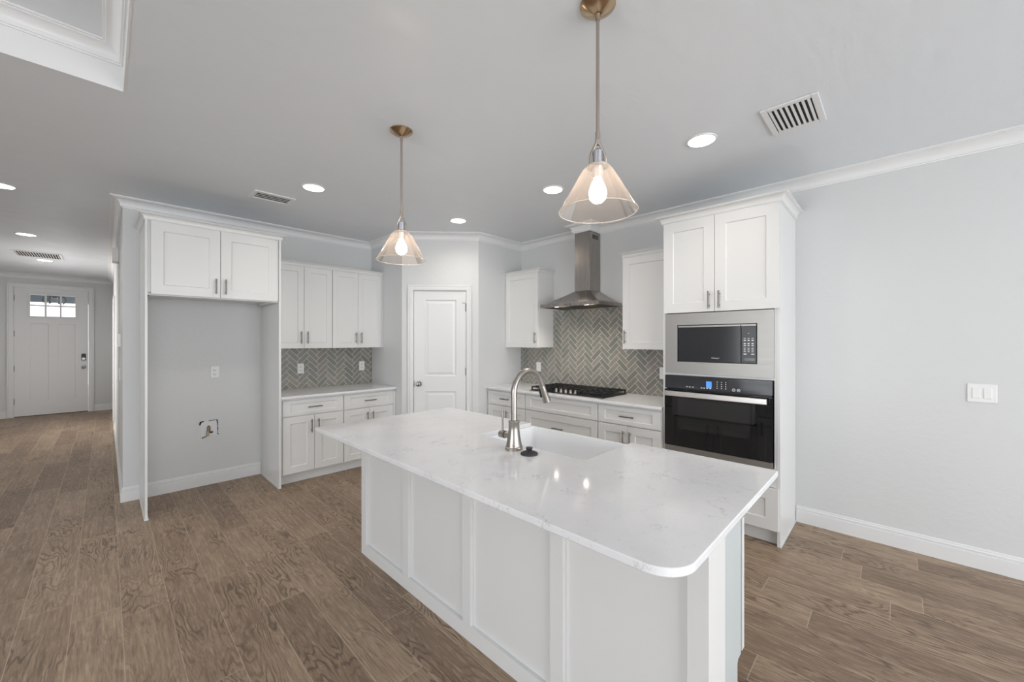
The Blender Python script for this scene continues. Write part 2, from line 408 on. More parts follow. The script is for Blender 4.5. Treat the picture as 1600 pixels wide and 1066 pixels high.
struct('wall_back', MB().box(XH, XB+0.12, YA, YA+0.12, 0, CEIL), M['wall'], 'pale grey wall behind the refrigerator niche and left cabinets', 'wall')
struct('wall_right', MB().box(XB, XB+0.12, YR, YA, 0, CEIL), M['wall'], 'pale grey wall behind range hood and oven tower', 'wall')
struct('wall_hall', MB().box(XH, XH+0.12, YA+0.12, YF, 0, CEIL), M['wall'], 'pale grey hallway wall left of the refrigerator niche', 'wall')
# pantry corner: two returns and the diagonal with a doorway
DX0, DX1, DZ = 0.143, 0.765, 2.062
pw = MB()
pw.box(0, DX0-0.02, 0, 0.10, 0, CEIL).box(DX1+0.02, DL, 0, 0.10, 0, CEIL).box(DX0-0.02, DX1+0.02, 0, 0.10, DZ+0.02, CEIL)
pw.xf(D)
pw.prism([(c1.x, c1.y), (c1.x+0.10, c1.y-0.02), (c1.x+0.10, YA), (c1.x, YA)], 0, CEIL).prism([(c2.x, c2.y), (XB, c2.y), (XB, c2.y+0.10), (c2.x-0.02, c2.y+0.10)], 0, CEIL)
struct('wall_pantry', pw, M['wall'], 'pale grey diagonal corner wall around the pantry door', 'wall')
# front wall with the entry doorway
FX0, FX1, FZ = -1.212, -0.252, 2.485
fw_ = MB()
fw_.box(XS-0.1, FX0-0.02, YF, YF+0.14, 0, CEIL).box(FX1+0.02, XH+0.12, YF, YF+0.14, 0, CEIL).box(FX0-0.02, FX1+0.02, YF, YF+0.14, FZ+0.02, CEIL)
struct('wall_front', fw_, M['wall'], 'grey wall around the front door at the hallway end', 'wall')
struct('wall_foyer', MB().box(XS-0.12, XS, 5.6, 8.3, 0, CEIL).box(XS-0.12, XS, 10.5, YF, 0, CEIL).box(XS-0.12, XS, 8.3, 10.5, 0, 0.65).box(XS-0.12, XS, 8.3, 10.5, 2.25, CEIL), M['wall'], 'pale grey wall on the left of the hallway', 'wall')
struct('wall_side', MB().box(XL, XS-0.12, 5.6, 5.72, 0, CEIL), M['wall'], 'pale grey wall left of the hallway opening', 'wall')
# left and rear walls with the big glazed openings the daylight comes through
lw = MB(); lw.box(XL-0.12, XL, YR, -1.7, 0, CEIL).box(XL-0.12, XL, 2.9, 5.72, 0, CEIL).box(XL-0.12, XL, -1.7, 2.9, 0, 0.4).box(XL-0.12, XL, -1.7, 2.9, 2.3, CEIL)
struct('wall_left', lw, M['wall'], 'pale grey living room wall with wide window', 'wall')
rw = MB(); rw.box(XL-0.12, -1.7, YR-0.12, YR, 0, CEIL).box(3.5, XB+0.12, YR-0.12, YR, 0, CEIL).box(-1.7, 3.5, YR-0.12, YR, 2.4, CEIL)
struct('wall_rear', rw, M['wall'], 'pale grey wall with wide sliding glass doors', 'wall')
def glazing(name, x0, x1, z0, z1, n, mx, label):
    f = MB(); t = 0.06
    f.box(x0, x1, 0, 0.08, z1-t, z1).box(x0, x1, 0, 0.08, z0, z0+t)
    for i in range(n+1):
        x = x0+(x1-x0)*i/n; a = x-t/2; a = min(max(a, x0), x1-t); f.box(a, a+t, 0, 0.08, z0+t, z1-t)
    o = struct(name, f.xf(mx), M['sash'], label, 'window')
    p = MB().box(x0+t, x1-t, 0.038, 0.042, z0+t, z1-t).xf(mx); p.build('pane', M['pane'], o)
glazing('window_1', 0, 5.2, 0.0, 2.4, 3, frame((3.5, YR-0.02, 0), PI), 'white framed sliding glass doors in the rear wall')
glazing('window_2', 0, 4.6, 0.4, 2.3, 4, frame((XL-0.02, -1.7, 0), PI/2), 'white framed wide window in the left wall')

glazing('added_window', 0, 2.2, 0.65, 2.25, 2, frame((XS-0.02, 8.3, 0), PI/2), 'added white framed window in the unseen foyer wall')  # out of view, added to go with the hall fill light

# ------------------------------------------------------------------ crown, baseboards
def crown_prof(h, pr, top):
    p = [(0, -1.0), (0.10, -1.0), (0.12, -0.90), (0.20, -0.88), (0.22, -0.80)]
    for i in range(9):
        t = i/8*PI/2; p.append((0.22+0.62*(1-math.cos(t)), -0.80+0.62*math.sin(t)))
    p += [(0.86, -0.14), (0.97, -0.12), (1.0, -0.09), (1.0, 0.0), (0, 0)]
    return [(o*pr, top+z*h) for o, z in p]
cp = crown_prof(0.088, 0.082, CEIL)
CHX, CHY0, CHY1 = 3.688, 2.398, 2.598
struct('trim_1', MB().sweep([(XH, YF), (XH, YA), (c1.x, YA), tuple(c1), tuple(c2), (XB, c2.y), (XB, CHY1+0.002), (CHX-0.002, CHY1+0.002), (CHX-0.002, CHY0-0.002), (XB, CHY0-0.002), (XB, YR)], cp),
       M['trim'], 'white crown molding along the kitchen walls and around the hood chimney', 'trim', smooth=35)
struct('trim_2', MB().sweep([(XS, YF), (XH, YF)], cp), M['trim'], 'white crown molding above the front door', 'trim', smooth=35)
cp3 = crown_prof(0.075, 0.075, TZ)
struct('trim_4', MB().sweep([(TX0+e, TY1-e), (TX1-e, TY1-e), (TX1-e, TY0+e), (TX0+e, TY0+e)], cp3, True), M['trim'], 'white crown molding inside the ceiling tray', 'trim', smooth=35)
bp = [(0,0.131),(0.004,0.131),(0.006,0.125),(0.0065,0.117),(0.011,0.112),(0.011,0.104),(0.0065,0.101),(0.0065,0.098),(0.0155,0.093),(0.0155,0),(0,0)]
struct('baseboard_hall', MB().sweep([(XH, 9.15), (XH, YA), (0.2205, YA)], bp), M['trim'], 'white baseboard wrapping the hallway wall end beside refrigerator niche', 'baseboard')
struct('baseboard_back', MB().sweep([(0.24, YA), (1.1885, YA)], bp), M['trim'], 'white baseboard inside the refrigerator niche', 'baseboard')
struct('baseboard_right', MB().sweep([(XB, 0.578), (XB, YR)], bp), M['trim'], 'white baseboard along the right wall past the oven tower', 'baseboard')
struct('baseboard_front', MB().sweep([(XS, YF), (FX0-0.09, YF)], bp).sweep([(FX1+0.09, YF), (XH, YF)], bp), M['trim'], 'white baseboard on both sides of the front door', 'baseboard')
struct('trim_5', MB().box(XH-0.02, XH, 9.2, 9.29, 0, 2.12).box(XH-0.02, XH, 10.15, 10.24, 0, 2.12).box(XH-0.02, XH, 9.2, 10.24, 2.12, 2.21), M['trim'], 'white door casing on the hallway wall', 'trim', bevel=0.003)
struct('trim_6', MB().box(XH-0.004, XH+0.001, 9.29, 10.15, 0, 2.12), M['trim'], 'white flush door in the hallway wall', 'trim')

# ------------------------------------------------------------------ pantry door (door_1)
def casing(x0, x1, z1, cw, mx):
    m_ = MB()
    for a, b, t in ((0, cw, 0.012), (0.010, cw-0.022, 0.017), (cw-0.016, cw, 0.020)):
        # a..b measured from the opening outwards
        m_.box(x0-b, x0-a, -t, 0, 0, z1+b); m_.box(x1+a, x1+b, -t, 0, 0, z1+b); m_.box(x0-a, x1+a, -t, 0, z1+a, z1+b)
    return m_.xf(mx)
jam = MB().box(DX0-0.02, DX0-0.003, 0, 0.10, 0, DZ+0.003).box(DX1+0.003, DX1+0.02, 0, 0.10, 0, DZ+0.003).box(DX0-0.02, DX1+0.02, 0, 0.10, DZ+0.003, DZ+0.02).xf(D)
struct('trim_7', casing(DX0-0.006, DX1+0.006, DZ+0.006, 0.062, D), M['trim'], 'white casing framing the pantry door', 'trim', bevel=0.002)
struct('trim_8', jam, M['trim'], 'white jamb inside the pantry doorway', 'trim')
x0, x1 = DX0, DX1
pd = MB().slab([x0, x0+0.128, x1-0.118, x1], [0.008, 0.22, 0.852, 1.036, 1.955, DZ], 0.008, 0.043, {(1,1): 'raised', (1,3): 'raised'}).xf(D)
d1 = struct('door_1', pd, M['trim'], 'white two panel pantry door in the diagonal corner wall', 'door')
kn = MB().tube([(0.202,0.008,0.944),(0.202,-0.006,0.944)], 0.032, 20).tube([(0.202,-0.006,0.944),(0.202,-0.028,0.944),(0.202,-0.034,0.944),(0.202,-0.046,0.944),(0.202,-0.060,0.944),(0.202,-0.066,0.944)], [0.011,0.011,0.022,0.029,0.024,0.006], 20).xf(D)
kn.build('knob', M['nickel'], d1, smooth=40)
for z in (1.86, 1.09, 0.28):
    h = MB().tube([(x1+0.002,-0.004,z-0.045),(x1+0.002,-0.004,z+0.045)], 0.006, 10).box(x1-0.006, x1+0.008, -0.0025, 0.0075, z-0.044, z+0.044).xf(D)
    h.build('hinge', M['pull'], d1, smooth=40)
st = MB().tube([(x1-0.002,-0.004,1.905),(x1-0.004,-0.03,1.915),(x1-0.045,-0.035,1.915)], 0.004, 8).xf(D)
st.build('hinge_stop', M['pull'], d1, smooth=40)
MB().box(DX0-0.006, DX0+0.004, 0.004, 0.0075, 0.905, 0.985).xf(D).build('strike_plate', M['pull'], d1)

# ------------------------------------------------------------------ front door (door_2)
F = frame((0, YF, 0), 0)
struct('trim_9', casing(FX0-0.01, FX1+0.01, FZ+0.01, 0.075, F), M['trim'], 'white casing framing the front door', 'trim', bevel=0.002)
LX0, LX1, LZ0, LZ1 = -1.02, -0.432, 1.945, 2.362
fd = MB().slab([FX0, LX0, -0.785, -0.665, LX1, FX1], [0.014, 0.30, 1.80, LZ0, LZ1, FZ], 0.02, 0.065,
    {(1,1): 'flat', (3,1): 'flat', (1,3): 'hole', (2,3): 'hole', (3,3): 'hole'})
d2 = struct('door_2', fd, M['trim'], 'white craftsman front door with six small window panes', 'door')
lf = MB(); t = 0.035
lf.box(LX0-t, LX1+t, 0.008, 0.019, LZ1, LZ1+t).box(LX0-t, LX1+t, 0.008, 0.019, LZ0-t, LZ0).box(LX0-t, LX0, 0.008, 0.019, LZ0, LZ1).box(LX1, LX1+t, 0.008, 0.019, LZ0, LZ1)
for i in (1, 2):
    x = LX0+(LX1-LX0)*i/3; lf.box(x-0.013, x+0.013, 0.012, 0.06, LZ0, LZ1)
zc = (LZ0+LZ1)/2; lf.box(LX0, LX1, 0.013, 0.058, zc-0.013, zc+0.013)
# local frame is world minus YF in y
def tof(m_): return m_.xf(F)
d2.data.transform(F)
tof(lf).build('lite_frame', M['trim'], d2, bevel=0.002)
tof(MB().box(LX0, LX1, 0.034, 0.038, LZ0, LZ1)).build('glass_pane', M['pane'], d2)
tof(MB().box(-0.345, -0.285, -0.008, 0.0195, 1.06, 1.20)).build('keypad_lock', M['black'], d2, bevel=0.006)
tof(MB().tube([(-0.315,-0.008,1.095),(-0.315,-0.022,1.095)], 0.024, 16)).build('thumb_turn', M['nickel'], d2, smooth=40)
tof(MB().tube([(-0.315,0.0195,0.925),(-0.315,0.008,0.925),(-0.315,-0.02,0.925),(-0.315,-0.03,0.925),(-0.315,-0.05,0.925),(-0.315,-0.06,0.925)], [0.034,0.032,0.012,0.03,0.03,0.012], 18)).build('knob', M['nickel'], d2, smooth=40)
for z in (0.30, 0.93, 1.60, 2.28):
    tof(MB().tube([(FX0-0.003,0.012,z-0.055),(FX0-0.003,0.012,z+0.055)], 0.009, 10)).build('hinge', M['pull'], d2, smooth=40)
tof(MB().box(FX0, FX1, 0.012, 0.07, 0.0, 0.013)).build('door_sweep', M['sweep'], d2)
struct('trim_10', tof(MB().box(FX0-0.02, FX0-0.004, 0, 0.14, 0, FZ+0.004).box(FX1+0.004, FX1+0.02, 0, 0.14, 0, FZ+0.004).box(FX0-0.02, FX1+0.02, 0, 0.14, FZ+0.004, FZ+0.02)), M['trim'], 'white jamb of the front door', 'trim')
struct('porch_soffit', MB().box(-3.5, 2.0, 14.1, 14.3, 2.36, 4.0).box(-3.5, 2.0, YF+0.14, 14.1, 2.9, 3.0), M['soffit'], 'blue grey porch ceiling and beam seen through the front door panes', 'porch beam')
struct('porch_ground', MB().box(-6, 5, YF+0.14, 20, -0.2, -0.05), mat('concrete', (190, 188, 184), 0.9), 'pale porch slab outside the front door', 'porch')
t = thing('porch_lantern', 'dark porch lantern hanging outside, seen through front door panes', 'lantern', (-0.76, 12.9, 2.02))
MB().tube([(-0.76,12.9,2.42),(-0.76,12.9,2.8995)], 0.012, 8).build('hanging_rod', M['black'], t)
lc = MB()
for k in range(6):
    a = k*PI/3; ca, sa = math.cos(a), math.sin(a)
    lc.tube([(-0.76+0.02*ca, 12.9+0.02*sa, 2.42), (-0.76+0.13*ca, 12.9+0.13*sa, 2.40), (-0.76+0.17*ca, 12.9+0.17*sa, 2.33), (-0.76+0.12*ca, 12.9+0.10*sa, 2.25)], 0.011, 6)
lc.lathe([(0.03,2.43),(0.06,2.41),(0.03,2.37)], -0.76, 12.9, 12)
lc.build('lantern_arms', M['black'], t, smooth=40)
MB().lathe([(0.03,2.27),(0.07,2.25),(0.075,2.15),(0.055,2.06),(0.02,2.03)], -0.76, 12.9, 16).build('lantern_glass', M['fixture_light'], t, smooth=40)

# ------------------------------------------------------------------ cabinets
def crown_on(cx0, cx1, y0, yback, z, h, pr, sides):
    pf = crown_prof(h, pr, z+h)
    path = ([(cx0, yback)] if 'l' in sides else [])+[(cx0, y0), (cx1, y0)]+([(cx1, yback)] if 'r' in sides else [])
    return MB().sweep(path, pf)
AA, AB = 0.0, -PI/2     # wall orientations: local x runs to the right, local y runs into the wall

# over-refrigerator cabinet with tall side panels
t = thing('refrigerator_cabinet', 'tall white refrigerator surround with two door cabinet over empty niche', 'cabinet', (0.222, 4.38, 0), AA, local=True)
PW = 0.990; dpt = 0.638
for a, b in ((0.0, 0.016), (PW-0.02, PW)):
    pn = MB().box(a, b, -0.014, dpt, 0, 2.45).build('side_panel', M['cab'], t, bevel=0.001)
    MB().box(a-0.006, b+(0.006 if a == 0 else 0.0), -0.020, dpt-0.02, 0.0, 0.012).build('shoe_molding', M['cab'], pn)
ca = MB().box(0.017, PW-0.021, 0.0, dpt, 1.862, 2.45).build('carcass', M['cab'], t, bevel=0.001)
MB().box(0.017, PW-0.021, 0.02, 0.045, 1.838, 1.861).box(0.03, 0.05, 0.05, dpt, 1.838, 1.861).box(PW-0.055, PW-0.035, 0.05, dpt, 1.838, 1.861).build('light_rail', M['cab'], t)
dm = 0.5005
for a, b, hx in ((0.036, dm-0.002, dm-0.036), (dm+0.002, PW-0.032, dm+0.036)):
    dr = MB().shaker(a, b, 1.846, 2.447, fw=0.078).build('door', M['cab'], t, bevel=0.0015)
    MB().pull(hx, 1.925+0.02, 0.135, True).build('handle', M['pull'], dr, smooth=40)
crown_on(0.0, PW, -0.014, dpt, 2.45, 0.05, 0.038, 'lr').build('crown_molding', M['cab'], t, smooth=35)

def wall_cabinet(label, loc, ang, w_, d, z0, z1, splits, handle_at, sides, group, filler_r=0.0, fw=0.06, top=0.045, ins=0.0):
    t = thing('wall_cabinet', label, 'cabinet', loc, ang, group, True)
    MB().box(0, w_, 0, d, z0+0.002, z1).build('carcass', M['cab'], t, bevel=0.001)
    for (a, b), hx in zip(splits, handle_at):
        dr = MB().shaker(a+0.0015, b-0.0015, z0, z1-0.004, fw=fw).build('door', M['cab'], t, bevel=0.0015)
        MB().pull(hx, z0+0.12, 0.135, True).build('handle', M['pull'], dr, smooth=40)
    if filler_r: MB().box(w_-filler_r+0.001, w_, -0.018, 0, z0+0.002, z1-0.004).build('filler_strip', M['cab'], t)
    crown_on(0, w_, -0.004, d, z1, top, 0.032, sides).build('crown_molding', M['cab'], t, smooth=35)
    return t
UZ0, UZ1 = 1.378, 2.288
G1 = 'wall cabinets over the left counter'
wall_cabinet('white two door wall cabinet over left counter, beside refrigerator surround', (1.226, 4.73, UZ0), AA, 0.6175, 0.288, UZ0, UZ1, [(0.002, 0.310), (0.310, 0.6165)], [0.310-0.033, 0.310+0.033], '', G1)
wall_cabinet('white two door wall cabinet over left counter, nearer the pantry door', (1.8445, 4.73, UZ0), AA, 0.6295, 0.288, UZ0, UZ1, [(0.002, 0.3085), (0.3085, 0.614)], [0.3085-0.033, 0.3085+0.033], '', G1, filler_r=0.0145)
G2 = 'wall cabinets either side of the hood'
wall_cabinet('white single door wall cabinet left of the range hood', (3.62, 3.617, UZ0), AB, 0.551, 0.284, UZ0, UZ1, [(0.002, 0.549)], [0.549-0.033], 'r', G2)
wall_cabinet('white single door wall cabinet between range hood and oven tower', (3.62, 1.961, UZ0), AB, 0.538, 0.284, UZ0, UZ1, [(0.002, 0.536)], [0.035], 'l', G2, fw=0.07)

def base_cabinet(label, loc, ang, w_, d, drawers, doors, group, fil=None):
    """drawers: (x0,x1,z0,z1,has_handle); doors: (x0,x1,z0,z1,handle_x)"""
    t = thing('base_cabinet', label, 'cabinet', loc, ang, group, True)
    MB().box(0, w_, 0, d, 0.108, 0.874).build('carcass', M['cab'], t, bevel=0.001)
    MB().box(0, w_, 0.055, d, 0.0, 0.107).build('toe_kick', M['cab'], t)
    for a, b, c, e_, hh in drawers:
        dr = MB().shaker(a+0.0015, b-0.0015, c, e_, fw=0.072, fh=0.036 if e_-c < 0.2 else 0.072).build('drawer', M['cab'], t, bevel=0.0015)
        if hh: MB().pull((a+b)/2, (c+e_)/2, 0.14, False).build('handle', M['pull'], dr, smooth=40)
    for a, b, c, e_, hx in doors:
        dr = MB().shaker(a+0.0015, b-0.0015, c, e_, fw=0.07).build('door', M['cab'], t, bevel=0.0015)
        MB().pull(hx, e_-0.11, 0.135, True).build('handle', M['pull'], dr, smooth=40)
    if fil: MB().box(fil[0], fil[1], -0.018, 0, 0.112, 0.852).build('filler_strip', M['cab'], t)
    return t
DZ0, DZ1, DT = 0.112, 0.686, 0.852
G3 = 'base cabinets under the left counter'
base_cabinet('white base cabinet under left counter, beside refrigerator surround', (1.2135, 4.41, 0), AA, 0.6265, 0.605, [(0.018, 0.624, 0.696, DT, True)], [(0.018, 0.321, DZ0, DZ1, 0.286), (0.321, 0.624, DZ0, DZ1, 0.356)], G3)
base_cabinet('white base cabinet under left counter, nearer pantry door', (1.841, 4.41, 0), AA, 0.632, 0.605, [(0.003, 0.600, 0.696, DT, True)], [(0.003, 0.301, DZ0, DZ1, 0.268), (0.301, 0.600, DZ0, DZ1, 0.334)], G3, fil=(0.602, 0.632))
G4 = 'base cabinets along the cooktop counter'
base_cabinet('white base cabinet in the corner left of the cooktop drawers', (3.305, 3.617, 0), AB, 0.632, 0.595, [(0.012, 0.630, 0.696, DT, True)], [(0.012, 0.321, DZ0, DZ1, 0.288), (0.321, 0.630, DZ0, DZ1, 0.354)], G4)
base_cabinet('wide white base cabinet with deep drawers under the black cooktop', (3.305, 2.984, 0), AB, 0.936, 0.595, [(0.003, 0.933, 0.696, DT, False), (0.003, 0.933, 0.404, DZ1, True), (0.003, 0.933, DZ0, 0.394, True)], [], G4)
base_cabinet('white base cabinet between cooktop drawers and oven tower', (3.305, 2.047, 0), AB, 0.624, 0.595, [(0.003, 0.615, 0.696, DT, True)], [(0.003, 0.309, DZ0, DZ1, 0.276), (0.309, 0.615, DZ0, DZ1, 0.342)], G4)

# oven tower: an open-fronted carcass built of panels
t = thing('oven_tower_cabinet', 'tall white cabinet tower holding the microwave and wall oven', 'cabinet', (3.31, 1.42, 0), AB, local=True)
TW, TD = 0.838, 0.593
for a, b, ex in ((0, 0.022, 0.0), (TW-0.020, TW, 0.006)):
    pn = MB().box(a, b, 0.0, TD, 0, 2.44).build('side_panel', M['cab'], t, bevel=0.001)
    if ex: MB().box(TW-0.0005, TW+0.006, -0.002, TD-0.02, 0, 0.012).build('shoe_molding', M['cab'], pn)
ff = MB()
ff.box(0.0225, 0.030, 0.002, 0.03, 0.108, 1.69).box(TW-0.036, TW-0.0205, 0.002, 0.03, 0.108, 1.69)
ff.box(0.030, TW-0.036, 0.002, 0.03, 1.177, 1.192).box(0.030, TW-0.036, 0.002, 0.03, 0.415, 0.547).box(0.030, TW-0.036, 0.002, 0.03, 0.108, 0.116)
ff.build('face_frame', M['cab'], t)
MB().box(0.0225, TW-0.0205, 0.03, TD-0.02, 1.70, 2.44).build('carcass', M['cab'], t)
MB().box(0.0225, TW-0.0205, 0.03, TD, 1.1785, 1.1905).build('shelf', M['cab'], t)
MB().box(0.0225, TW-0.0205, TD-0.015, TD, 0.11, 1.69).build('back_panel', M['cab'], t)
MB().box(0.0225, TW-0.0205, 0.03, TD-0.02, 0.415, 0.54).build('oven_platform', M['cab'], t)
MB().box(0.0225, TW-0.0205, 0.05, 0.07, 0, 0.107).build('toe_kick', M['cab'], t)
for a, b, hx in ((0.012, 0.410, 0.410-0.036), (0.413, TW-0.004, 0.413+0.036)):
    dr = MB().shaker(a, b, 1.69, 2.437, fw=0.078).build('door', M['cab'], t, bevel=0.0015)
    MB().pull(hx, 1.78, 0.135, True).build('handle', M['pull'], dr, smooth=40)
dr = MB().shaker(0.012, TW-0.008, 0.113, 0.412, fw=0.08).build('drawer', M['cab'], t, bevel=0.0015)
MB().pull(TW/2, 0.262, 0.14, False).build('handle', M['pull'], dr, smooth=40)
crown_on(0, TW, -0.004, TD, 2.44, 0.062, 0.05, 'lr').build('crown_molding', M['cab'], t, smooth=35)

# ------------------------------------------------------------------ microwave and oven (built in the tower frame)
t = thing('microwave', 'built in microwave with wide stainless trim, above the oven', 'microwave', (3.31, 1.42, 1.194), AB, local=True)
TM = MB(); a0, a1, b0, b1 = 0.024, 0.803, 1.1935, 1.684; i0, i1, j0, j1 = 0.124, 0.699, 1.289, 1.590
TM.box(a0, a1, -0.012, 0.0, b0, j0).box(a0, a1, -0.012, 0.0, j1, b1).box(a0, i0, -0.012, 0.0, j0, j1).box(i1, a1, -0.012, 0.0, j0, j1)
TM.build('trim_frame', M['steel'], t)
MB().box(i0+0.001, i1-0.001, 0.004, 0.42, j0+0.001, j1-0.001).build('body', M['black'], t)
MB().box(i0+0.006, 0.592, -0.010, 0.003, j0+0.006, j1-0.022).build('door', M['mwglass'], t, bevel=0.002)
MB().box(i0+0.006, 0.592, -0.014, 0.003, j1-0.021, j1-0.007).build('door_trim_bar', M['steel'], t, bevel=0.001)
MB().box(0.595, i1-0.006, -0.010, 0.003, j0+0.006, j1-0.022).build('control_panel', M['mwpanel'], t, bevel=0.002)
MB().box(0.595, i1-0.006, -0.014, 0.003, j1-0.021, j1-0.007).build('panel_trim_bar', M['steel'], t, bevel=0.001)
def key(m_, *bxs):
    b_ = MB(); b_.box(*bxs); return b_.build('key', M['mark'], m_)
for cx_ in (0.618, 0.643, 0.669):
    for z, h in ((1.478, 0.004), (1.463, 0.008), (1.440, 0.008), (1.425, 0.006), (1.406, 0.005), (1.393, 0.005), (1.380, 0.004)):
        key(t, cx_-0.007, cx_+0.007, -0.0112, -0.0102, z-h/2, z+h/2)
key(t, 0.640, 0.646, -0.0112, -0.0102, 1.512, 1.519)
for a in (0.610, 0.660): key(t, a, a+0.020, -0.0112, -0.0102, 1.358, 1.366)
MB().box(0.615, 0.682, -0.0112, -0.0102, 1.312, 1.332).build('open_button', M['mwglass'], t)
text('brand_lettering', 'Whirlpool', 0.0135, Matrix.Translation((0.414, -0.0108, 1.3255)) @ Matrix.Rotation(PI/2, 4, 'X'), M['mark'], t)

t = thing('wall_oven', 'black glass built in wall oven with stainless bar handle', 'oven', (3.31, 1.42, 0.546), AB, local=True)
o0, o1 = 0.0245, 0.796
MB().box(0.034, 0.786, 0.0, 0.50, 0.5485, 1.172).build('body', M['black'], t)
MB().box(o0, o1, -0.022, -0.001, 1.068, 1.176).build('control_panel', M['ovpanel'], t, bevel=0.003)
MB().box(o0, o1, -0.030, -0.001, 0.598, 1.060).build('door', M['glassblack'], t, bevel=0.002)
MB().box(0.135, 0.655, -0.0306, -0.0302, 0.74, 0.985).build('oven_window', M['window_dark'], t)
MB().box(o0, o1, -0.026, -0.001, 0.550, 0.594).build('bottom_trim', M['steel'], t, bevel=0.001)
MB().box(0.046, 0.771, -0.078, -0.056, 1.008, 1.050).build('handle', M['steel_bar'], t, bevel=0.004)
for xx in (0.075, 0.742): MB().box(xx-0.012, xx+0.012, -0.057, -0.0295, 1.018, 1.040).build('handle_post', M['steel'], t)
MB().box(0.352, 0.392, -0.0232, -0.0222, 1.092, 1.142).build('display', M['display'], t)
for xx in (0.205, 0.228, 0.252): key(t, xx-0.006, xx+0.006, -0.0232, -0.0222, 1.086, 1.0915)
for xx in (0.318, 0.338, 0.360, 0.382): key(t, xx-0.006, xx+0.006, -0.0232, -0.0222, 1.084, 1.091)
for xx in (0.432, 0.463, 0.493):
    for z in (1.142, 1.126, 1.110, 1.094): key(t, xx-0.003, xx+0.003, -0.0232, -0.0222, z-0.003, z+0.003)
for xx in (0.548, 0.580):
    pts = [(xx+0.010*math.cos(a*PI/6), -0.0227, 1.090+0.010*math.sin(a*PI/6)) for a in range(13)]
    MB().tube(pts, 0.0016, 6).box(xx-0.005, xx+0.005, -0.0232, -0.0222, 1.088, 1.092).build('round_key', M['mark'], t)

# ------------------------------------------------------------------ countertops and backsplashes
o = MB().box(1.2135, 2.474, 4.362, YA-0.0005, 0.8755, 0.900).build('countertop', M['quartz'], None, bevel=0.003)
tag(o, 'white stone countertop on the left base cabinets, beside refrigerator surround', 'countertop')
o = MB().box(3.260, XB-0.0005, 1.4225, 3.6175, 0.8755, 0.900).build('countertop', M['quartz'], None, bevel=0.003)
tag(o, 'white stone countertop under the range hood carrying the black cooktop', 'countertop')

def clip(poly, ax, lim, keep_less):
    out = []
    for i in range(len(poly)):
        a, b = poly[i], poly[(i+1) % len(poly)]
        ia = (a[ax] <= lim) == keep_less or a[ax] == lim; ib = (b[ax] <= lim) == keep_less or b[ax] == lim
        if ia: out.append(a)
        if ia != ib:
            t_ = (lim-a[ax])/(b[ax]-a[ax]); out.append((a[0]+(b[0]-a[0])*t_, a[1]+(b[1]-a[1])*t_))
    return out
def herringbone(rects, mx, ph, rnd, name, label):
    """rects in (u, z); face at local y = -0.009"""
    W = 0.0512; gp = 0.0019; q = 1/math.sqrt(2)
    t_ = thing(name, label, 'backsplash', mx.translation, 0.0)
    b = MB()
    for (u0, u1, z0, z1) in rects: b.box(u0, u1, -0.008, -0.0005, z0, z1)
    b.xf(mx).build('grout_bed', M['grout'], t_)
    m_ = MB(); m_.tint = []
    for s_ in range(-30, 45):
        for r in range(-12, 22):
            p0, q0 = s_+3*r, s_-3*r
            for dx, dy, lw_, lh in ((0, 0, 3, 1), (0, 1, 1, 3)):
                g_ = gp/W
                cr = [(p0+dx+g_, q0+dy+g_), (p0+dx+lw_-g_, q0+dy+g_), (p0+dx+lw_-g_, q0+dy+lh-g_), (p0+dx+g_, q0+dy+lh-g_)]
                pl = [((a-c)*q*W+ph[0], (a+c)*q*W+ph[1]) for a, c in cr]
                us = [x for x, _ in pl]; zs = [z for _, z in pl]
                tint = None
                for (u0, u1, z0, z1) in rects:
                    if max(us) < u0 or min(us) > u1 or max(zs) < z0 or min(zs) > z1: continue
                    c_ = clip(clip(clip(clip(pl, 0, u0, False), 0, u1, True), 1, z0, False), 1, z1, True)
                    if len(c_) < 3: continue
                    if tint is None: tint = (rnd.random(), rnd.random(), rnd.random(), 1)
                    n = len(c_); o_ = len(m_.v)
                    m_.v += [Vector((u, -0.009, z)) for u, z in c_]+[Vector((u, -0.006, z)) for u, z in c_]
                    m_.f.append(tuple(o_+i for i in range(n))); m_.tint.append(tint)
                    for i in range(n):
                        j = (i+1) % n; m_.f.append((o_+j, o_+i, o_+n+i, o_+n+j)); m_.tint.append(tint)
    m_.xf(mx).build('tile_field', M['tile'], t_)
    return t_
herringbone([(0.0, 1.2605, 0.9005, UZ0+0.001)], frame((1.2135, YA, 0), 0), (0.375, 0.02), random.Random(3), 'backsplash', 'grey green herringbone tile backsplash over left counter')
herringbone([(0.0, 2.195, 0.9005, UZ0+0.001), (0.553, 1.654, UZ0+0.001, 1.84)], frame((XB, 3.6175, 0), AB), (0.05, 0.0), random.Random(4), 'backsplash', 'taupe herringbone tile backsplash behind cooktop and hood')

# ------------------------------------------------------------------ wall plates
def outlet(label, loc, ang, kind='outlet', group=None):
    nm = 'wall_outlet' if kind == 'outlet' else 'light_switch'
    t_ = thing(nm, label, 'outlet' if kind == 'outlet' else 'switch', loc, ang, group, True); z = loc[2]
    MB().box(-0.036, 0.036, -0.006, 0, z-0.059, z+0.059).build('cover_plate', M['plate'], t_, bevel=0.003)
    if kind == 'outlet':
        for dz in (0.021, -0.021):
            r = MB().box(-0.017, 0.017, -0.009, -0.0055, z+dz-0.015, z+dz+0.015).build('socket', M['plate'], t_, bevel=0.002)
            MB().box(-0.009, -0.006, -0.0096, -0.0088, z+dz-0.004, z+dz+0.006).box(0.006, 0.009, -0.0096, -0.0088, z+dz-0.004, z+dz+0.005).box(-0.003, 0.003, -0.0096, -0.0088, z+dz-0.011, z+dz-0.006).build('slots', M['dark'], r)
    else: MB().box(-0.017, 0.017, -0.009, -0.0055, z-0.033, z+0.033).build('rocker', M['plate'], t_, bevel=0.002)
    return t_
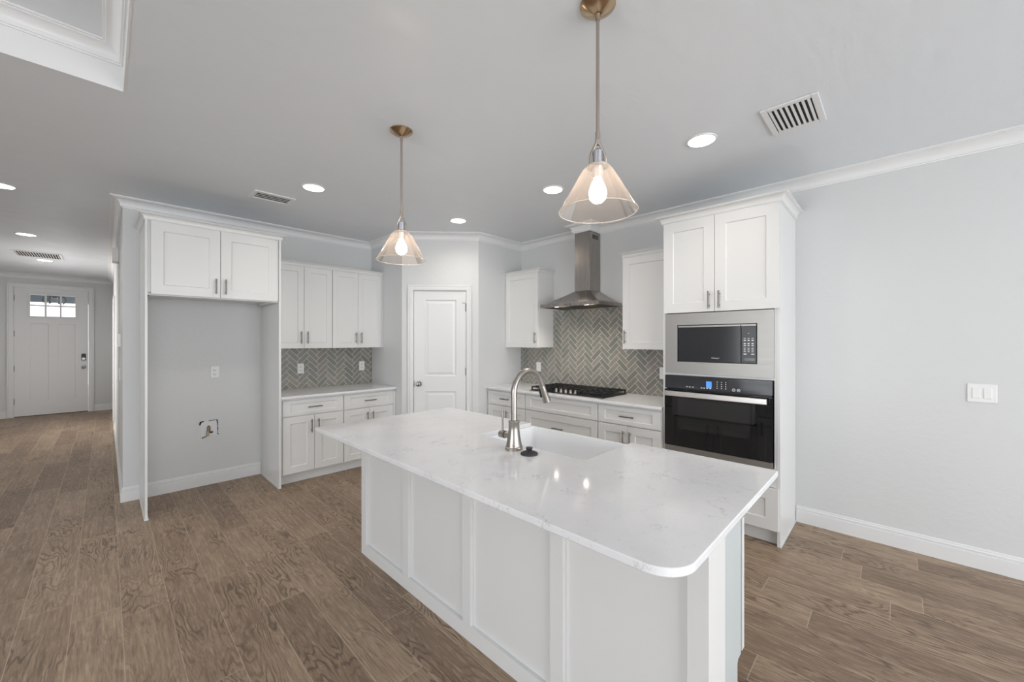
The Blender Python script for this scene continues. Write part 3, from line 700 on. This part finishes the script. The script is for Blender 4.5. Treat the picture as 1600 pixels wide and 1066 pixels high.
outlet('white wall outlet inside the refrigerator niche', (0.782, YA-0.0003, 1.141), AA)
G5 = 'outlets on the left backsplash'
outlet('white outlet on the left backsplash, nearer the refrigerator surround', (1.595, YA-0.0092, 1.136), AA, group=G5)
outlet('white outlet on the left backsplash, nearer the pantry', (2.335, YA-0.0092, 1.136), AA, group=G5)
outlet('white switch on the hood wall tile, left of the cooktop', (XB-0.0092, 3.304, 1.127), AB, 'switch')
outlet('white switch on the hood wall tile, against the oven tower', (XB-0.0092, 1.672, 1.136), AB, 'switch')
t = thing('light_switch', 'white double rocker light switch on the bare right wall', 'switch', (XB-0.0003, -0.395, 1.125), AB, local=True)
MB().box(-0.0625, 0.0625, -0.006, 0, 1.066, 1.184).build('cover_plate', M['plate'], t, bevel=0.003)
for xx in (-0.024, 0.024): MB().box(xx-0.017, xx+0.017, -0.010, -0.0055, 1.092, 1.158).build('rocker', M['plate'], t, bevel=0.002)
for xx in (-0.024, 0.024):
    for z in (1.077, 1.173): MB().tube([(xx,-0.0055,z),(xx,-0.0066,z)], 0.003, 8).build('screw', M['plate'], t)
# water box cut out in the niche
t = thing('water_supply_box', 'roughly cut wall patch with water valve low in refrigerator niche', 'water valve', (0.73, YA, 0.48))
MB().prism([(0.668,-0.002),(0.80,-0.002),(0.80,0),(0.668,0)], 0.49, 0.645).xf(Matrix.Translation((0,YA,0))).build('wall_patch', M['patch'], t)
rr = random.Random(5)
def crack(pts, w0):
    cr = MB()
    for (xa, za), (xb, zb) in zip(pts, pts[1:]):
        n = 6
        for i in range(n):
            f0, f1 = i/n, (i+1)/n; wd = w0*(0.4+rr.random())
            xm, zm = xa+(xb-xa)*(f0+f1)/2, za+(zb-za)*(f0+f1)/2
            lx, lz = abs(xb-xa)/n/2+wd*0.5, abs(zb-za)/n/2+wd*0.5
            cr.box(xm-lx, xm+lx, YA-0.0035, YA-0.0022, zm-lz, zm+lz)
    cr.build('cut_edge', M['dark'], t)
crack([(0.660,0.615),(0.668,0.640),(0.692,0.644)], 0.008); crack([(0.735,0.645),(0.80,0.650),(0.806,0.610),(0.806,0.520)], 0.006); crack([(0.678,0.478),(0.715,0.492)], 0.004); crack([(0.80,0.51),(0.816,0.497)], 0.003)
MB().tube([(0.722,YA-0.012,0.495),(0.722,YA-0.012,0.585),(0.731,YA-0.012,0.598),(0.740,YA-0.012,0.585),(0.740,YA-0.012,0.54)], 0.006, 8).box(0.712, 0.732, YA-0.022, YA-0.0021, 0.495, 0.545).build('supply_pipe', M['valve'], t, smooth=40)
MB().box(0.735, 0.765, YA-0.02, YA-0.006, 0.522, 0.537).build('valve_handle', M['dark'], t, bevel=0.002)
# hallway wall fittings (on the face looking to -X)
def hallbox(name, label, cat, y0, y1, z0, z1, d):
    o = MB().box(XH-d, XH-0.0003, y0, y1, z0, z1).build(name, M['plate'], None, bevel=0.004); return tag(o, label, cat)
hallbox('thermostat', 'white thermostat panel on the hallway wall at eye level', 'thermostat', 5.50, 5.66, 1.40, 1.53, 0.025)
hallbox('door_chime', 'white chime box high on the hallway wall under crown molding', 'chime', 6.45, 6.65, 2.38, 2.53, 0.055)
hallbox('hall_switch', 'white switch plate on the hallway wall below the thermostat', 'switch', 5.62, 5.74, 1.06, 1.18, 0.012)

# ------------------------------------------------------------------ cooktop
t = thing('gas_cooktop', 'black gas cooktop with iron grates set in hood wall counter', 'cooktop', (3.58, 2.49, 0.9005))
CX0, CX1, CY0, CY1 = 3.325, 3.835, 2.03, 2.955
MB().prism(rpoly([(CX0,CY0),(CX1,CY0),(CX1,CY1),(CX0,CY1)], [0.02]*4, 4), 0.9005, 0.913).build('cooktop_plate', M['black'], t, bevel=0.003)
MB().box(CX0-0.004, CX0+0.012, CY0-0.003, CY1+0.003, 0.9004, 0.906).build('edge_trim', M['steel'], t)
bl = [(3.47,2.19),(3.70,2.19),(3.60,2.49),(3.47,2.80),(3.70,2.80)]
for bx_, by_ in bl:
    b_ = MB().lathe([(0.055,0.9132),(0.055,0.922),(0.036,0.924),(0.036,0.934),(0.03,0.938)], bx_, by_, 20).build('burner', M['iron'], t, smooth=40)
for y0, y1, nose in ((CY0+0.008, 2.335, 0), (2.343, 2.642, 0.085), (2.650, CY1-0.008, 0)):
    gm = MB(); xa, xb = CX0+0.02+nose, CX1-0.015; zt = 0.950; h = 0.012
    for y in (y0, y1-0.012): gm.box(xa, xb, y, y+0.012, zt-h, zt)
    for x in (xa, xb-0.012): gm.box(x, x+0.012, y0, y1, zt-h, zt)
    n = 3
    for i in range(1, n+1):
        y = y0+(y1-y0)*i/(n+1); gm.box(xa, xb, y-0.005, y+0.005, zt-h, zt+0.003)
    for i in range(1, 5):
        x = xa+(xb-xa)*i/5; gm.box(x-0.005, x+0.005, y0, y1, zt-h, zt+0.002)
    for x in (xa, xb-0.014):
        for y in (y0, y1-0.014): gm.box(x, x+0.014, y, y+0.014, 0.9132, zt-h)
    gm.build('grate', M['iron'], t, bevel=0.002, seg=1)
for i in range(5):
    y = 2.49+(i-2)*0.062
    kb = MB().lathe([(0.021,0.9132),(0.021,0.921),(0.0165,0.923),(0.0155,0.946),(0.013,0.949)], CX0+0.05, y, 20).build('knob', M['nickel'], t, smooth=40)

# ------------------------------------------------------------------ range hood
HY0, HY1, HX = 2.128, 2.888, 3.435
t = thing('range_hood', 'stainless steel chimney range hood above the black cooktop', 'range hood', (3.67, 2.508, 1.83)); hood = t
XW = XB-0.0095
cn = MB(); z0, z1, z2 = 1.832, 1.868, 2.015
def rect4(x0, y0, y1, z): return [(x0,y0,z),(XW,y0,z),(XW,y1,z),(x0,y1,z)]
vs_ = rect4(HX,HY0,HY1,z0)+rect4(HX,HY0,HY1,z1)
cy0, cy1, cx = CHY0-0.004, CHY1+0.004, CHX-0.004
ns = 7
for i in range(1, ns+1):
    f = i/ns; zz = z1+(z2-z1)*(f**1.22); vs_ += rect4(HX+(cx-HX)*f, HY0+(cy0-HY0)*f, HY1+(cy1-HY1)*f, zz)
fs_ = []
for r in range(ns+1):
    for i in range(4): j = (i+1)%4; fs_.append((r*4+i, r*4+j, r*4+4+j, r*4+4+i))
fs_.append(tuple(range((ns+1)*4, (ns+1)*4+4)))
# underside recessed
vs_ += [(HX+0.012,HY0+0.012,z0),(XW-0.012,HY0+0.012,z0),(XW-0.012,HY1-0.012,z0),(HX+0.012,HY1-0.012,z0)]
k0 = (ns+2)*4
vs_ += [(HX+0.012,HY0+0.012,z0+0.02),(XW-0.012,HY0+0.012,z0+0.02),(XW-0.012,HY1-0.012,z0+0.02),(HX+0.012,HY1-0.012,z0+0.02)]
for i in range(4):
    j = (i+1)%4; fs_.append((j, i, k0+i, k0+j)); fs_.append((k0+j, k0+i, k0+4+i, k0+4+j))
fs_.append((k0+4,k0+5,k0+6,k0+7))
cn.add(vs_, fs_).build('canopy', M['hood'], t, smooth=25)
MB().box(CHX, XW, CHY0, CHY1, z2+0.0005, 2.30).build('chimney', M['hood'], t, bevel=0.001)
up = MB().box(CHX+0.002, XW, CHY0+0.002, CHY1-0.002, 2.3005, CEIL-0.001).build('chimney_extension', M['hood'], t)
k = MB()
for i in range(4): k.box(3.74, 3.86, CHY0+0.0008, CHY0+0.0022, 2.595+i*0.012, 2.602+i*0.012)
k.build('vent_slots', M['dark'], up)
for y0, y1 in ((HY0+0.03, 2.50), (2.516, HY1-0.03)):
    f = MB().box(HX+0.10, XW-0.03, y0, y1, z0+0.008, z0+0.0195)
    for i in range(14):
        y = y0+0.012+(y1-y0-0.024)*i/13; f.box(HX+0.115, XW-0.045, y-0.004, y+0.004, z0+0.005, z0+0.0085)
    f.build('grease_filter', M['filter'], t)
for y in (2.31, 2.70):
    MB().lathe([(0.026,z0+0.004),(0.026,z0+0.0195)], HX+0.05, y, 20).build('hood_lamp', M['hood_lens'], t)
k = MB()
for i in range(5): k.tube([(HX-0.0005, 2.508+(i-2)*0.022, 1.850),(HX-0.004, 2.508+(i-2)*0.022, 1.850)], 0.006, 10)
k.build('control_buttons', M['pull'], t, smooth=40)

# ------------------------------------------------------------------ kitchen island
t = thing('kitchen_island', 'white paneled kitchen island base under the large stone top', 'kitchen island', (1.6, 1.5, 0))
IX, IXP, IY0, IY1, IXB = 1.228, 1.247, 0.391, 2.640, 1.905
ZT = 0.8752
MB().box(IXP, IXP+0.012, IY0+0.02, IY1-0.02, 0.0, ZT).build('front_panel', M['cab'], t)
for a, b in ((2.036, 2.102), (1.474, 1.538), (0.919, 0.984)):
    MB().box(IX, IXP-0.0003, a, b, 0.0765, ZT).build('batten', M['cab'], t, bevel=0.001)
MB().box(IX, IXP-0.0003, 0.4545, 2.5725, 0.0, 0.076).build('bottom_rail', M['cab'], t, bevel=0.001)
for a, b, pa, pb in ((IY0, 0.454, IY0, 0.47), (2.573, IY1, 2.56, IY1)):
    pm = MB().box(IX, IXP-0.0003, a, b, 0.0, ZT)
    if a == IY0: pm.box(IXP, 1.381, IY0, 0.41, 0.0, ZT)
    else: pm.box(IXP, 1.381, IY1-0.019, IY1, 0.0, ZT)
    pm.build('corner_post', M['cab'], t, bevel=0.001)
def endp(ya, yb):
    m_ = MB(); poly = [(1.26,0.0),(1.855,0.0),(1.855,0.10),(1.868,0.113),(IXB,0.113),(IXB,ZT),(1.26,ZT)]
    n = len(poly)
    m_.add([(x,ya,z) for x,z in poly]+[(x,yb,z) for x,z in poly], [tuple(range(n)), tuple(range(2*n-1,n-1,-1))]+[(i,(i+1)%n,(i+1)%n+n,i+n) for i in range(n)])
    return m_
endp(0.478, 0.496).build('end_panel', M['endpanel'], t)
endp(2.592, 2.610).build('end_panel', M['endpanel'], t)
MB().box(1.84, 1.854, 0.4965, 2.5915, 0.0, 0.105).build('toe_kick', M['cab'], t)
MB().box(1.858, 1.8635, 0.474, 0.4965, 0.0, 0.02).build('shoe_molding', M['cab'], t, bevel=0.002)
IB = frame((1.924, 0, 0), PI/2)     # faces +X; local x = world y, local y = -world x
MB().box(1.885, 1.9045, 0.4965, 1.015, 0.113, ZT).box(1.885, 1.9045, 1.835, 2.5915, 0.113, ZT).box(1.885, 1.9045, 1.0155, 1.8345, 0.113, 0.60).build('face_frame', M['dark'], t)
fronts = [('drawer', 0.478, 1.008, 0.696, 0.862, 'h'), ('door', 0.478, 1.008, DZ0, DZ1, 0.96), ('door', 1.012, 1.416, DZ0, 0.59, 1.37), ('door', 1.42, 1.836, DZ0, 0.59, 1.47),
          ('drawer', 1.84, 2.60, 0.696, 0.862, 'h'), ('door', 1.84, 2.218, DZ0, DZ1, 2.18), ('door', 2.222, 2.60, DZ0, DZ1, 2.26)]
for nm, a, b, c, d_, hx in fronts:
    dr = MB().shaker(a, b, c, d_, yf=-0.036, t=0.034, fw=0.07, fh=0.036 if nm == 'drawer' else 0.07).xf(IB).build(nm, M['cab'], t, bevel=0.0015)
    pl = MB().pull((a+b)/2, (c+d_)/2, 0.14, False, yf=-0.036) if hx == 'h' else MB().pull(hx, d_-0.11, 0.135, True, yf=-0.036)
    pl.xf(IB).build('handle', M['pull'], dr, smooth=40)
# island top with the notch for the sink
SX, SY0, SY1 = 1.565, 1.045, 1.785
TX, TXR = 0.944, 2.022
poly = rpoly([(TX, 0.362), (TXR, 0.362), (TXR, SY0), (SX, SY0), (SX, SY1), (TXR, SY1), (TXR, 2.70), (TX, 2.70)], [0.10, 0.012, 0.006, 0.02, 0.02, 0.006, 0.012, 0.012], 24)
ct = bpy.data.meshes.new('island_countertop'); bm = bmesh.new()
lo = [bm.verts.new((x-1.48, y-1.53, 0)) for x, y in poly]; f0 = bm.faces.new(lo)
r_ = bmesh.ops.extrude_face_region(bm, geom=[f0]); bmesh.ops.translate(bm, verts=[v for v in r_['geom'] if isinstance(v, bmesh.types.BMVert)], vec=(0,0,0.0242))
bmesh.ops.recalc_face_normals(bm, faces=bm.faces[:]); bm.to_mesh(ct); bm.free(); ct.materials.append(M['quartz'])
for p_ in ct.polygons: p_.use_smooth = True
ct.set_sharp_from_angle(angle=math.radians(30))
ico = bpy.data.objects.new('island_countertop', ct); C.objects.link(ico); ico.location = (1.48, 1.53, 0.8758)
b = ico.modifiers.new('bevel', 'BEVEL'); b.width = 0.003; b.segments = 2; b.limit_method = 'ANGLE'; b.angle_limit = math.radians(50)
tag(ico, 'large white veined stone top with rounded front corner on the island', 'countertop')
# farmhouse sink
t = thing('farmhouse_sink', 'white farmhouse sink set in the island top', 'sink', (1.8, 1.415, 0.63))
ox0, ox1, oy0, oy1, zt, zb = 1.525, 2.062, 1.0165, 1.8335, 0.8745, 0.625
ix0, ix1, iy0, iy1, zi = 1.575, 2.034, 1.055, 1.775, 0.655
R4 = lambda x0,x1,y0,y1,r: rpoly([(x0,y0),(x1,y0),(x1,y1),(x0,y1)], [r]*4, 6)
rings = [(R4(ox0,ox1,oy0,oy1,0.012), zb), (R4(ox0,ox1,oy0,oy1,0.012), zt-0.006), (R4(ox0+0.004,ox1-0.004,oy0+0.004,oy1-0.004,0.012), zt), (R4(ix0-0.005,ix1+0.003,iy0-0.005,iy1+0.005,0.035), zt),
         (R4(ix0,ix1,iy0,iy1,0.035), zt-0.006), (R4(ix0+0.006,ix1-0.006,iy0+0.006,iy1-0.006,0.04), zi+0.03), (R4(ix0+0.035,ix1-0.035,iy0+0.035,iy1-0.035,0.04), zi)]
m_ = MB(); n = len(rings[0][0]); vv = []
for pl, z in rings: vv += [(x,y,z) for x,y in pl]
ff_ = [(r*n+i, r*n+(i+1)%n, (r+1)*n+(i+1)%n, (r+1)*n+i) for r in range(len(rings)-1) for i in range(n)]
ff_ += [tuple(range(n-1,-1,-1)), tuple(range((len(rings)-1)*n, len(rings)*n))]
m_.add(vv, ff_).build('basin', M['sink'], t, smooth=50)
MB().lathe([(0.055,zi+0.0003),(0.055,zi+0.004),(0.035,zi+0.002),(0.01,zi+0.001)], 1.80, 1.415, 24).build('drain', M['nickel'], t, smooth=40)
# faucet
FXc, FYc, FZ0 = 1.472, 1.416, 0.9003
t = thing('kitchen_faucet', 'brushed nickel gooseneck faucet standing behind the island sink', 'faucet', (FXc, FYc, FZ0))
MB().lathe([(0.0455,FZ0),(0.0455,FZ0+0.010),(0.042,FZ0+0.013),(0.0425,FZ0+0.016),(0.041,FZ0+0.020),(0.036,FZ0+0.045),(0.031,FZ0+0.075),(0.0285,FZ0+0.105),(0.028,FZ0+0.137),(0.030,FZ0+0.140),(0.030,FZ0+0.147),(0.016,FZ0+0.150)], FXc, FYc, 28).build('faucet_body', M['nickel'], t, smooth=40)
R = 0.112; ax, az = FXc+R, 1.188; pts = [(FXc,FYc,FZ0+0.148),(FXc,FYc,1.10)]
for i in range(25):
    a = PI-(PI-math.radians(25))*i/24; pts.append((ax+R*math.cos(a), FYc, az+R*math.sin(a)))
dx, dz = math.sin(math.radians(25)), -math.cos(math.radians(25)); p = pts[-1]
pts.append((p[0]+dx*0.03, FYc, p[2]+dz*0.03))
MB().tube(pts, 0.0155, 20).build('gooseneck', M['nickel'], t, smooth=40)
q = pts[-1]; at = lambda s_: (q[0]+dx*s_, FYc, q[2]+dz*s_)
sh = MB().tube([at(0), at(0.004), at(0.045), at(0.085), at(0.098), at(0.099)], [0.0165,0.0175,0.0185,0.0225,0.024,0.020], 20).build('spray_head', M['nickel'], t, smooth=40)
MB().tube([(at(0.012)[0]-0.010, FYc+0.012, at(0.012)[2]-0.004), (at(0.065)[0]-0.012, FYc+0.014, at(0.065)[2]-0.005)], 0.0095, 10).build('spray_button', M['black'], sh, smooth=40)
zz = 0.965
MB().tube([(FXc,FYc+0.03,zz),(FXc,FYc+0.062,zz)], 0.016, 18).tube([(FXc,FYc+0.064,zz),(FXc,FYc+0.098,zz)], 0.0205, 18).build('handle_hub', M['nickel'], t, smooth=40)
MB().tube([(FXc,FYc+0.082,zz+0.015),(FXc-0.002,FYc+0.086,zz+0.135)], [0.0052,0.0045], 10).build('handle_lever', M['nickel'], t, smooth=40)
# stopper
o = MB().lathe([(0.043,0.0),(0.0435,0.004),(0.041,0.008),(0.030,0.013),(0.018,0.017),(0.014,0.021),(0.015,0.026),(0.0175,0.030),(0.016,0.034)], 0, 0, 28).build('sink_stopper', M['rubber'], None, smooth=40)
o.location = (1.457, 1.297, 0.9003); tag(o, 'dark grey rubber sink stopper lying on the island top near faucet', 'sink stopper')

# ------------------------------------------------------------------ pendants
def pendant(label, x, y):
    t_ = thing('pendant_light', label, 'pendant light', (x, y, 1.955), 0, 'pendant lights over the island')
    MB().lathe([(0.068,CEIL-0.0005),(0.068,CEIL-0.006),(0.064,CEIL-0.010),(0.040,CEIL-0.026),(0.018,CEIL-0.036),(0.012,CEIL-0.038)], x, y, 32).build('canopy', M['brass'], t_, smooth=30)
    MB().tube([(x,y,CEIL-0.037),(x,y,2.255)], 0.0065, 14).tube([(x,y,CEIL-0.062),(x,y,CEIL-0.037)], 0.009, 14).tube([(x,y,2.262),(x,y,2.238)], 0.0095, 14).build('rod', M['rod'], t_, smooth=40)
    ux, uy = math.cos(-YAW), math.sin(-YAW)     # yoke lies across the island's short side
    ya = MB(); pth = lambda s_: [(x+ux*a*s_, y+uy*a*s_, z) for a, z in ((0.003,2.240),(0.006,2.222),(0.016,2.200),(0.0265,2.178),(0.0275,2.160),(0.0275,2.130))]
    ya.tube(pth(1), 0.0058, 8).tube(pth(-1), 0.0058, 8).tube([(x,y,2.236),(x,y,2.214)], 0.006, 10)
    ya.build('yoke', M['rod'], t_, smooth=40)
    MB().lathe([(0.012,2.196),(0.019,2.19),(0.019,2.142),(0.030,2.138),(0.040,2.134),(0.040,2.128),(0.022,2.127),(0.020,2.085),(0.016,2.084)], x, y, 24).build('socket', M['socket'], t_, smooth=35)
    prof = [(0.041,2.1335),(0.060,2.113),(0.149,1.957),(0.1495,1.954),(0.1475,1.9545),(0.0585,2.111),(0.040,2.1315)]
    s_ = MB(); s_.lathe([(r,z) for r, z in prof[:3]], x, y, 64, close=False)
    so = s_.build('glass_shade', M['shade'], t_, smooth=60)
    MB().tube([(x+0.149*math.cos(k*PI/32), y+0.149*math.sin(k*PI/32), 1.957) for k in range(65)], 0.0016, 6, cap=False).build('shade_rim', M['rim'], so, smooth=60)
    MB().lathe([(0.013,2.0835),(0.017,2.074),(0.029,2.052),(0.034,2.030),(0.031,2.008),(0.018,1.994),(0.003,1.990)], x, y, 24).build('bulb', M['bulb'], t_, smooth=60)
    return t_
pendant('brass pendant light with glass cone shade, far one near the pantry', 1.270, 2.184)
pendant('brass pendant light with glass cone shade, nearer the camera over the island', 1.3215, 0.8235)

# ------------------------------------------------------------------ recessed lamps and vents
def lamp_in(name, parent, x, y, z, watts, col, cone, size):
    l = bpy.data.lights.new(name, 'SPOT'); l.energy = watts; l.color = col; l.spot_size = math.radians(cone); l.spot_blend = 1.0; l.shadow_soft_size = size
    o = bpy.data.objects.new(name, l); C.objects.link(o); o.parent = parent; o.location = Vector((x, y, z))-OFF[parent.name]
    return o
def downlight(label, x, y):
    t_ = thing('recessed_light', label, 'ceiling light', (x, y, CEIL-0.008), 0, 'recessed ceiling lights')
    MB().lathe([(0.078,CEIL-0.0045),(0.080,CEIL-0.008),(0.090,CEIL-0.006),(0.093,CEIL-0.0005),(0.078,CEIL-0.0004)], x, y, 36).build('trim_ring', M['trim'], t_, smooth=40)
    MB().lathe([(0.0775,CEIL-0.0062),(0.0775,CEIL-0.0046)], x, y, 36).build('lens', M['lens'], t_)
    lamp_in('lamp_beam', t_, x, y, CEIL-0.012, SPOT, (1.0, 0.93, 0.85), 160, 0.06)
    return t_
for y in (2.31, 2.70): lamp_in('hood_beam', hood, HX+0.05, y, 1.828, 6.5, (1.0, 0.92, 0.83), 150, 0.02)
L0 = downlight('lit recessed ceiling light beside the small vent near refrigerator surround', 1.223, 3.522)
for lb, x, y in (('lit recessed ceiling light in front of the pantry door', 2.640, 3.370), ('lit recessed ceiling light in front of the range hood', 2.664, 2.100),
    ('large looking lit recessed ceiling light beside the square ceiling vent', 2.678, 0.898), ('lit recessed ceiling light cut by the left picture edge', -0.611, 5.331),
    ('lit recessed hallway light just before the return grille', -0.671, 7.561), ('lit recessed hallway light beyond the return grille, nearest front door', -0.676, 9.780)):
    dup(L0, (x, y, CEIL-0.008), lb)
def vent(name, label, x0, x1, y0, y1, n, along, fr, blades, tilt, thick=0.0015):
    t_ = thing(name, label, 'ceiling vent', ((x0+x1)/2, (y0+y1)/2, CEIL-0.012))
    z0, z1 = CEIL-0.010, CEIL-0.0005
    f = MB().box(x0,x1,y0,y0+fr,z0,z1).box(x0,x1,y1-fr,y1,z0,z1).box(x0,x0+fr,y0+fr,y1-fr,z0,z1).box(x1-fr,x1,y0+fr,y1-fr,z0,z1)
    f.build('frame', M['trim'], t_, bevel=0.003)
    MB().box(x0+fr, x1-fr, y0+fr, y1-fr, CEIL-0.0015, CEIL-0.0004).build('duct_shadow', M['dark'], t_)
    for i in range(n):
        c_ = (i+0.5)/n; s_ = MB()
        if along == 'x':
            y = y0+fr+(y1-y0-2*fr)*c_; hw = (y1-y0-2*fr)/n*0.5*blades
            a = (y-hw, z0+0.001); b_ = (y+hw, z1-0.003) if tilt else (y+hw, z0+0.001)
            s_.add([(x0+fr,a[0],a[1]),(x1-fr,a[0],a[1]),(x1-fr,b_[0],b_[1]),(x0+fr,b_[0],b_[1]),(x0+fr,a[0],a[1]-thick),(x1-fr,a[0],a[1]-thick),(x1-fr,b_[0],b_[1]-thick),(x0+fr,b_[0],b_[1]-thick)],
                [(0,1,2,3),(7,6,5,4),(0,4,5,1),(1,5,6,2),(2,6,7,3),(3,7,4,0)])
        else:
            x = x0+fr+(x1-x0-2*fr)*c_; hw = (x1-x0-2*fr)/n*0.5*blades
            s_.box(x-hw, x+hw, y0+fr, y1-fr, z0+0.001, z0+0.004)
        s_.build('louver', M['trim'], t_)
    return t_
vent('supply_vent', 'white square ceiling register with dark slots near the right wall', 2.570, 2.922, 0.288, 0.552, 8, 'x', 0.032, 0.52, False)
vent('supply_vent', 'white small ceiling register in front of the refrigerator surround', 0.888, 1.212, 3.920, 4.150, 4, 'x', 0.030, 0.78, True)
vent('return_grille', 'white wide return air grille on the hallway ceiling', -0.945, -0.462, 8.95, 9.50, 16, 'y', 0.028, 0.3, False)
